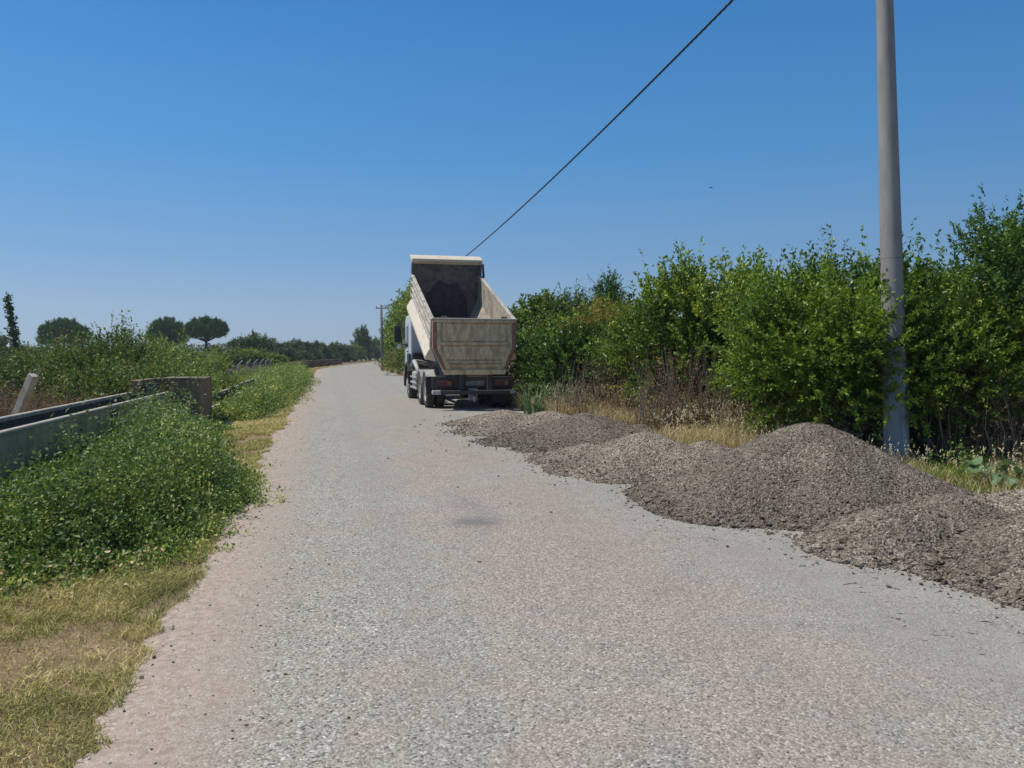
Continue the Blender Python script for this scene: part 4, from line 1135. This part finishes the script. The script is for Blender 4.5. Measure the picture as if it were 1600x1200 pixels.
for i, (px_, Y_, ytop, k) in enumerate(spots):
    cm, tm, hh_ = protos[k]
    if px_ < 0: where = "cut by the left edge of the picture" + (" nearer the ground line" if ytop > 535 else "")
    elif px_ < 60: where = "left of the lone umbrella pine"
    elif px_ < 110: where = "right behind the lone umbrella pine"
    elif px_ < 235: where = "between the lone and paired umbrella pines"
    elif px_ < 335: where = "under the paired umbrella pines"
    elif px_ < 415: where = "above the wire fence"
    elif px_ < 455: where = "just right of the wire fence"
    elif px_ < 500: where = "above the far end of the channel"
    elif px_ < 560: where = "over the brown channel wall"
    else: where = "beyond the road bend"
    depth = "far" if Y_ > 115 else ("mid-distance" if Y_ > 88 else "nearer")
    lab = f"{words[k]} {depth} tree {where}"
    if px_ == 565: lab = "tallest lone dark tree on the skyline beyond the road bend"
    names_l.append([lab, px_, Y_, k])
from collections import Counter
cnt = Counter(a[0] for a in names_l); seen = Counter()
for a in names_l:
    if cnt[a[0]] > 1:
        ordn = ["leftmost", "second", "third", "fourth"][seen[a[0]]]; seen[a[0]] += 1
        a.append(ordn + " " + a[0])
    else: a.append(a[0])
for (lab0, px_, Y_, k, lab), (_, _, ytop, _) in zip(names_l, spots):
    cm, tm, hh_ = protos[k]
    for _ in range(60):
        tq, sq = TS((px_-800)/F_PX*Y_, Y_)
        if tq < float(bend(sq)) - 6.5: break
        Y_ += 3
    sc_h = zof(ytop, Y_)/hh_; sc_w = max(sc_h, .72)*r2.uniform(.95, 1.2)
    if px_ == 565: sc_w = .95
    root = empty('orchard_tree', at(px_, Y_), r2.uniform(0, 6.28)); root.scale = (sc_w, sc_w, sc_h)
    tag(root, lab, 'tree', 'trees in the distance on the left')
    obj('crown', cm, root); obj('trunk', tm, root)
# far-off wood along the horizon: reads as one mass
V, F, v, C = crown((1, 1, 1), 10, 3, 4, .1, .1)
n = 9000
x_ = rng.uniform(-330, 420, n); y_ = rng.uniform(225, 290, n)
z_ = rng.random(n)**.7*(3.4 + 1.6*wob(x_, y_*.2, .06, 8) + .8*wob(x_, y_, .3, 9))
P = np.stack([x_, y_, np.maximum(z_, .1)], 1)
V, F, v = shoots(P, rdir(n) + np.array([0, 0, .5]), 1.2, 8, .75, .5, v0=rng.uniform(.2, .7, n))
tag(obj("distant_woods", np_mesh("distant_woods", V, F, G_OLIVE, {'v': v})), "thin line of far-off woods along the horizon", "woods", kind='stuff')

# ------------------------------------------------------------------ weeds and grasses
def weed_patch(name, label, n, samp, hfun, lL, K=26, mat=G_WEED, clump=0):
    if clump:
        tc, sc = samp(n//clump); nc = len(tc)
        ix = np.repeat(np.arange(nc), clump); n = len(ix)
        rad = rng.uniform(.09, .2, nc)[ix]*np.clip(sc[ix]/12, 1, 2)
        dt, ds = rng.normal(0, 1, n)*rad, rng.normal(0, 1, n)*rad
        t_, s_ = tc[ix] + dt, sc[ix] + ds
        hf = rng.uniform(.6, 1.3, nc)[ix]*np.clip(1 - .16*(dt**2+ds**2)/rad**2, .3, 1)
        x = t_*CS - s_*SN; y = t_*SN + s_*CS
        H = hfun(tc[ix], sc[ix])*hf*rng.uniform(.8, 1.15, n); cv_ = rng.normal(0, .17, nc)[ix]
    else:
        t_, s_ = samp(n); n = len(t_); cv_ = 0
        x = t_*CS - s_*SN; y = t_*SN + s_*CS
        H = hfun(t_, s_)*rng.uniform(.75, 1.15, n)
    P0 = np.stack([x, y, H*.12], 1)
    D0 = rdir(n)*.28 + np.array([0, 0, 1.0])
    pv = np.clip(.5 + .34*wob(x, y, 1.9, 77) + cv_ + rng.normal(0, .12, n), .02, .98)
    V, F, v = shoots(P0, D0, H, K, lL, lL*.62, spread=1.1, up=.05, v0=pv, fmin=.0, vvar=.14, droop=.0)
    # spread the leaves sideways round each stem
    c = np.repeat(rng.normal(0, .055, (n*K, 3))*np.array([1, 1, .6]), 4, 0); V = V + c
    V[:, 2] = np.maximum(V[:, 2], .012)
    tag(obj(name, np_mesh(name, V, F, mat, {'v': v})), label, 'weeds', kind='stuff')
def edge_t(s):   # right-hand edge of the weed bank
    return np.interp(s, [5.6, 6.4, 7.5, 9.0, 10.2, 11.5, 13, 17], [-2.2, -1.25, -1.08, -.95, -1.05, -1.6, -1.95, -2.1]) + .14*wob(s, s, 2.2, 31) + .07*wob(s, s, 7, 32)
def samp_near(n):
    s = rng.uniform(5.3, 17.6, n*3); t_ = rng.uniform(-5.2, -.8, n*3)
    near = 5.75 + .4*wob(t_, t_, 1.8, 33) + .18*wob(t_, t_, 6, 34) + np.clip((-1.6-t_)*-.12, -.3, .4)
    ok = (wob(t_, s, 4.2, 97) > -.62) & (t_ < edge_t(s)) & (s > near) & ((t_ > -3.14) | (s < -99)) & (rng.random(n*3) < np.clip(10/s, .45, 1))
    return t_[ok][:n], s[ok][:n]
def h_near(t_, s):
    e = np.clip((edge_t(s)-t_)/.55, 0.25, 1)*np.clip((s-5.4)/.9, .3, 1)
    low = 1 - .55*np.clip((-2.0-t_)/.7, 0, 1)*np.interp(s, [9, 13.5], [1, 0]) - .55*np.clip((-2.2-t_)/.4, 0, 1)*np.interp(s, [14.8, 16], [0, 1])
    return e*low*(.64 + .20*wob(t_, s, 1.3, 35) + .22*wob(t_, s, 3.5, 36) + .14*wob(t_, s, 8, 38))*np.interp(s, [6, 10, 15, 17.5], [.9, 1.1, 1.0, .4])
weed_patch("weeds", "dense bank of leafy green weeds in front of the grey concrete channel", 8000, samp_near, h_near, .041, 27, clump=16)
weed_patch("weeds", "taller leafy sprigs rising unevenly out of the near weed bank", 800, samp_near, lambda t_, s: h_near(t_, s)*np.random.default_rng(3).uniform(1.05, 1.8, len(s)), .05, 24, mat=G_WEED2)
weed_patch("dry_stems", "dead brownish stems along the front edge of the near weed bank", 60, lambda n: (lambda t_, s: (t_, s))(*[q[:n] for q in (rng.uniform(-3.4, -1.1, n), rng.uniform(5.3, 6.3, n))]), lambda t_, s: .2 + .1*wob(t_, s, 3, 61), .035, 10, mat=G_STRAW)
def samp_nl(n):   # in front of the channel, near left, darker broad leaves
    s = rng.uniform(4.6, 12, n*2); t_ = rng.uniform(-3.12, -2.5, n*2)
    return t_[:n], s[:n]
weed_patch("bramble", "darker broad-leaved bramble climbing the near side of the channel", 650, samp_nl, lambda t_, s: .30 + .14*wob(t_, s, 2.1, 39), .06, 24, mat=G_BUSH)
def samp_far(n):
    s = rng.uniform(18.6, 56, n*3)**1.0; t_ = rng.uniform(-2.72, -.8, n*3)
    e = np.interp(s, [15.8, 20, 26, 40, 50, 56], [-2.1, -1.85, -1.5, -1.15, -1.25, -1.7]) + .1*wob(s, s, 1.1, 41)
    ok = (t_ < e) & (rng.random(n*3) < np.clip(24/s, .3, 1))
    return t_[ok][:n], s[ok][:n]
def h_far(t_, s):
    return (1 - .6*np.clip((-2.05-t_)/.5, 0, 1)*(s < 34))*np.interp(s, [15, 17, 30, 44, 50, 56], [.35, .55, .72, .95, .85, .3])*(1 + .2*wob(t_, s, .9, 43) + .12*wob(t_, s, 3, 44))
weed_patch("weeds", "long bank of green weeds between the road and the low channel beyond the box", 6500, samp_far, h_far, .062, 20, clump=10)
def samp_l2(n):
    s = rng.uniform(19, 62, n); t_ = rng.uniform(-6.0, -3.6, n); return t_, s
weed_patch("weeds", "yellow-green weeds between the low channel and the wire fence", 2500, samp_l2, lambda t_, s: .34 + .12*wob(t_, s, .7, 45), .07, 16, mat=G_GRASS)

def grass(name, label, n, samp, hfun, wd, lean, mat, vfun=None):
    t_, s_ = samp(n); n = len(t_)
    x = t_*CS - s_*SN; y = t_*SN + s_*CS
    H = hfun(t_, s_)*rng.uniform(.5, 1.25, n)
    v = np.clip((vfun(x, y) if vfun is not None else .5) + rng.normal(0, .17, n), 0, 1)
    V, F, v = blades(np.stack([x, y, np.zeros(n)+.004], 1), H, wd(s_)*rng.uniform(.7, 1.3, n), lean, v)
    tag(obj(name, np_mesh(name, V, F, mat, {'v': v})), label, 'grass', kind='stuff')
def tuft(t_, s, thr=-.15, sc=2.3, seed=51):
    w = wob(t_, s, sc, seed) + .5*wob(t_, s, sc*3.3, seed+1)
    return w > thr
def samp_v(n):   # near verge
    s = rng.uniform(1.2, 7.4, n*3); t_ = rng.uniform(-4.2, -.86, n*3)
    e = edgeL(s) + .02 + .10*wob(s, s, 6, 53)
    ok = (t_ < e) & (tuft(t_, s, -.12, 3.0) | (rng.random(n*3) < .25))
    return t_[ok][:n], s[ok][:n]
grass("verge_grass", "short sun-bleached yellow-green grass on the near left verge", 95000, samp_v, lambda t_, s: .050 + .026*wob(t_, s, 2, 55) + .03*np.clip(wob(t_, s, 7, 56), 0, 1), lambda s: .0046, 1.0, G_VERGE, lambda x, y: .45 + .42*wob(x, y, 1.5, 57) + .25*wob(x, y, 5, 58))
def samp_v2(n):
    s = rng.uniform(6.2, 24, n*3); t_ = rng.uniform(-2.4, -.75, n*3)
    e = edgeL(s) + .04 + .13*wob(s, s, 7, 63)
    ok = (t_ < e) & (tuft(t_, s, -.35)) & (rng.random(n*3) < np.clip(12/s, .3, 1))
    return t_[ok][:n], s[ok][:n]
grass("verge_grass", "yellowish grass strip between the weeds and the road edge farther on", 42000, samp_v2, lambda t_, s: .075 + .03*wob(t_, s, 2, 65), lambda s: .004 + s*.0005, .9, G_VERGE, lambda x, y: .5 + .3*wob(x, y, 1.2, 67))
def samp_v3(n):
    s = 20 + 75*rng.random(n*2)**1.3; t_ = rng.uniform(-2.4, -.8, n*2)
    ok = (t_ < edgeL(s) + .05); t_ = t_ + bend(s); return t_[ok][:n], s[ok][:n]
grass("verge_grass", "thin strip of distant grass along the left road edge", 16000, samp_v3, lambda t_, s: .10 + .0*s, lambda s: .006 + s*.0005, .8, G_VERGE, lambda x, y: .5 + .25*wob(x, y, .8, 68))

def not_pile(x, y):
    z = np.full(x.shape, -1.0)
    for (cx, cy, H, Rr) in ALL_L: z = np.maximum(z, 1 - np.hypot(x-cx, y-cy)/Rr)
    return z < .12
def samp_r(n):   # tall dry grass on the right verge
    s = 5.0 + 26*rng.random(n*4)**1.2; t_ = rng.uniform(5.4, 9.6, n*4)
    x = t_*CS - s*SN; y = t_*SN + s*CS
    ok = not_pile(x, y) & (np.hypot(x-PB.x, y-PB.y) > .2)
    dens = np.interp(s, [5, 11, 13, 30], [.25, .4, 1, .6])
    ok &= (rng.random(n*4) < dens) & tuft(t_, s, -.5, 1.6, 71)
    return t_[ok][:n], s[ok][:n]
grass("dry_grass", "tall straw-coloured grass between the gravel heaps and the hedge", 85000, samp_r, lambda t_, s: np.interp(s, [5, 10, 13, 18, 30], [.14, .2, .42, .48, .4])*(1 + .35*wob(t_, s, 1.5, 73)), lambda s: .0045 + s*.00028, .55, G_STRAW, lambda x, y: .5 + .3*wob(x, y, 1.1, 75))
# seed heads over the dry grass
t_, s_ = samp_r(7000); x = t_*CS - s_*SN; y = t_*SN + s_*CS
hh_ = np.interp(s_, [5, 10, 13, 18, 30], [.2, .3, .52, .6, .5])*rng.uniform(.7, 1.3, len(s_))
P0 = np.stack([x, y, hh_], 1)
V, F, v = shoots(P0, rdir(len(P0))*.5 + np.array([0, 0, 1]), .10, 7, .026, .012, v0=rng.uniform(.55, .95, len(P0)), spread=.6)
tag(obj("seed_heads", np_mesh("seed_heads", V, F, G_STRAW, {'v': v})), "pale seed heads standing above the straw-coloured grass", "grass", kind='stuff')
def samp_g(n):   # green grass next to the truck and beside the pole
    a = n//2
    s = np.concatenate([rng.uniform(18.5, 34, a), rng.uniform(7.0, 12.0, n-a)]); t_ = np.concatenate([rng.uniform(5.5, 7.6, a), rng.uniform(6.9, 9.6, n-a)])
    x = t_*CS - s*SN; y = t_*SN + s*CS; ok = not_pile(x, y) & tuft(t_, s, -.4, 1.9, 81); return t_[ok], s[ok]
grass("green_grass", "fresh green grass beside the truck and round the foot of the pole", 34000, samp_g, lambda t_, s: np.interp(s, [7, 12, 18, 34], [.13, .13, .38, .35])*(1 + .3*wob(t_, s, 1.5, 83)), lambda s: .004 + s*.0003, .6, G_GRASS)
n = 9000
s = rng.uniform(7.5, 16, n); t_ = rng.uniform(7.4, 12.5, n); k_ = wob(t_, s, 1.4, 95) > -.3
s, t_ = s[k_], t_[k_]; n = len(s)
P = np.stack([t_*CS - s*SN, t_*SN + s*CS, rng.uniform(.005, .03, n)], 1); D = rdir(n)*np.array([1, 1, .25])
V, F, v = leaves(P, D, rdir(n)*.35 + np.array([0, 0, 1]), .075, .04, rng.uniform(0, 1, n))
G_LITTER = leafmat("orange_leaf_litter", [(0, (.16, .07, .03)), (.5, (.38, .20, .08)), (1, (.6, .40, .20))], .15, .7, (.4, .2, .08))
tag(obj("leaf_litter", np_mesh("leaf_litter", V, F, G_LITTER, {'v': v})), "orange-brown leaf litter on the ground behind the concrete pole", "leaf litter", kind='stuff')
def samp_ug(n):
    s = rng.uniform(8.8, 21, n*2); t_ = rng.uniform(8.0, 10.4, n*2); x = t_*CS - s*SN; y = t_*SN + s*CS
    ok = (np.hypot(x-PB.x, y-PB.y) > .45) & (wob(t_, s, 1.7, 87) > -.15); return t_[ok][:n], s[ok][:n]
weed_patch("undergrowth", "low mixed green undergrowth at the foot of the right hedge", 1300, samp_ug, lambda t_, s: .42 + .16*wob(t_, s, 1.9, 89), .05, 22, mat=G_GRASS, clump=12)
def samp_rf(n):
    s = rng.uniform(30, 130, n); t_ = rng.uniform(5.4, 8.4, n) + bend(s); return t_, s
grass("dry_grass", "straw-coloured grass at the right road edge beyond the truck", 22000, samp_rf, lambda t_, s: .5 + 0*s, lambda s: .01 + s*.0006, .6, G_STRAW)
# field grass tussocks further out on the left so the ground never shows bare
def samp_lf(n):
    s = 12 + 110*rng.random(n)**1.1; t_ = -4.2 - 40*rng.random(n)**1.4*(s/60+.3); return t_, s
grass("field_grass", "rough dry grass of the field left of the channel", 45000, samp_lf, lambda t_, s: .35 + 0*s, lambda s: .01 + s*.0009, .6, G_STRAW, lambda x, y: .3 + .25*wob(x, y, .4, 91))

# ------------------------------------------------------------------ summer haze
HB = MB(); HB.box(-700, 700, -60, 700, -1.2, 11.5)
hm = bpy.data.materials.new('summer_haze'); hm.use_nodes = True; hn = hm.node_tree
hn.nodes.remove(hn.nodes['Principled BSDF'])
pv = hn.nodes.new('ShaderNodeVolumePrincipled'); pv.inputs['Color'].default_value = (.72, .82, .95, 1); pv.inputs['Density'].default_value = .00045
pv.inputs['Anisotropy'].default_value = .3
hn.links.new(pv.outputs[0], hn.nodes['Material Output'].inputs['Volume'])
tag(HB.build('haze', hm), kind='stuff')
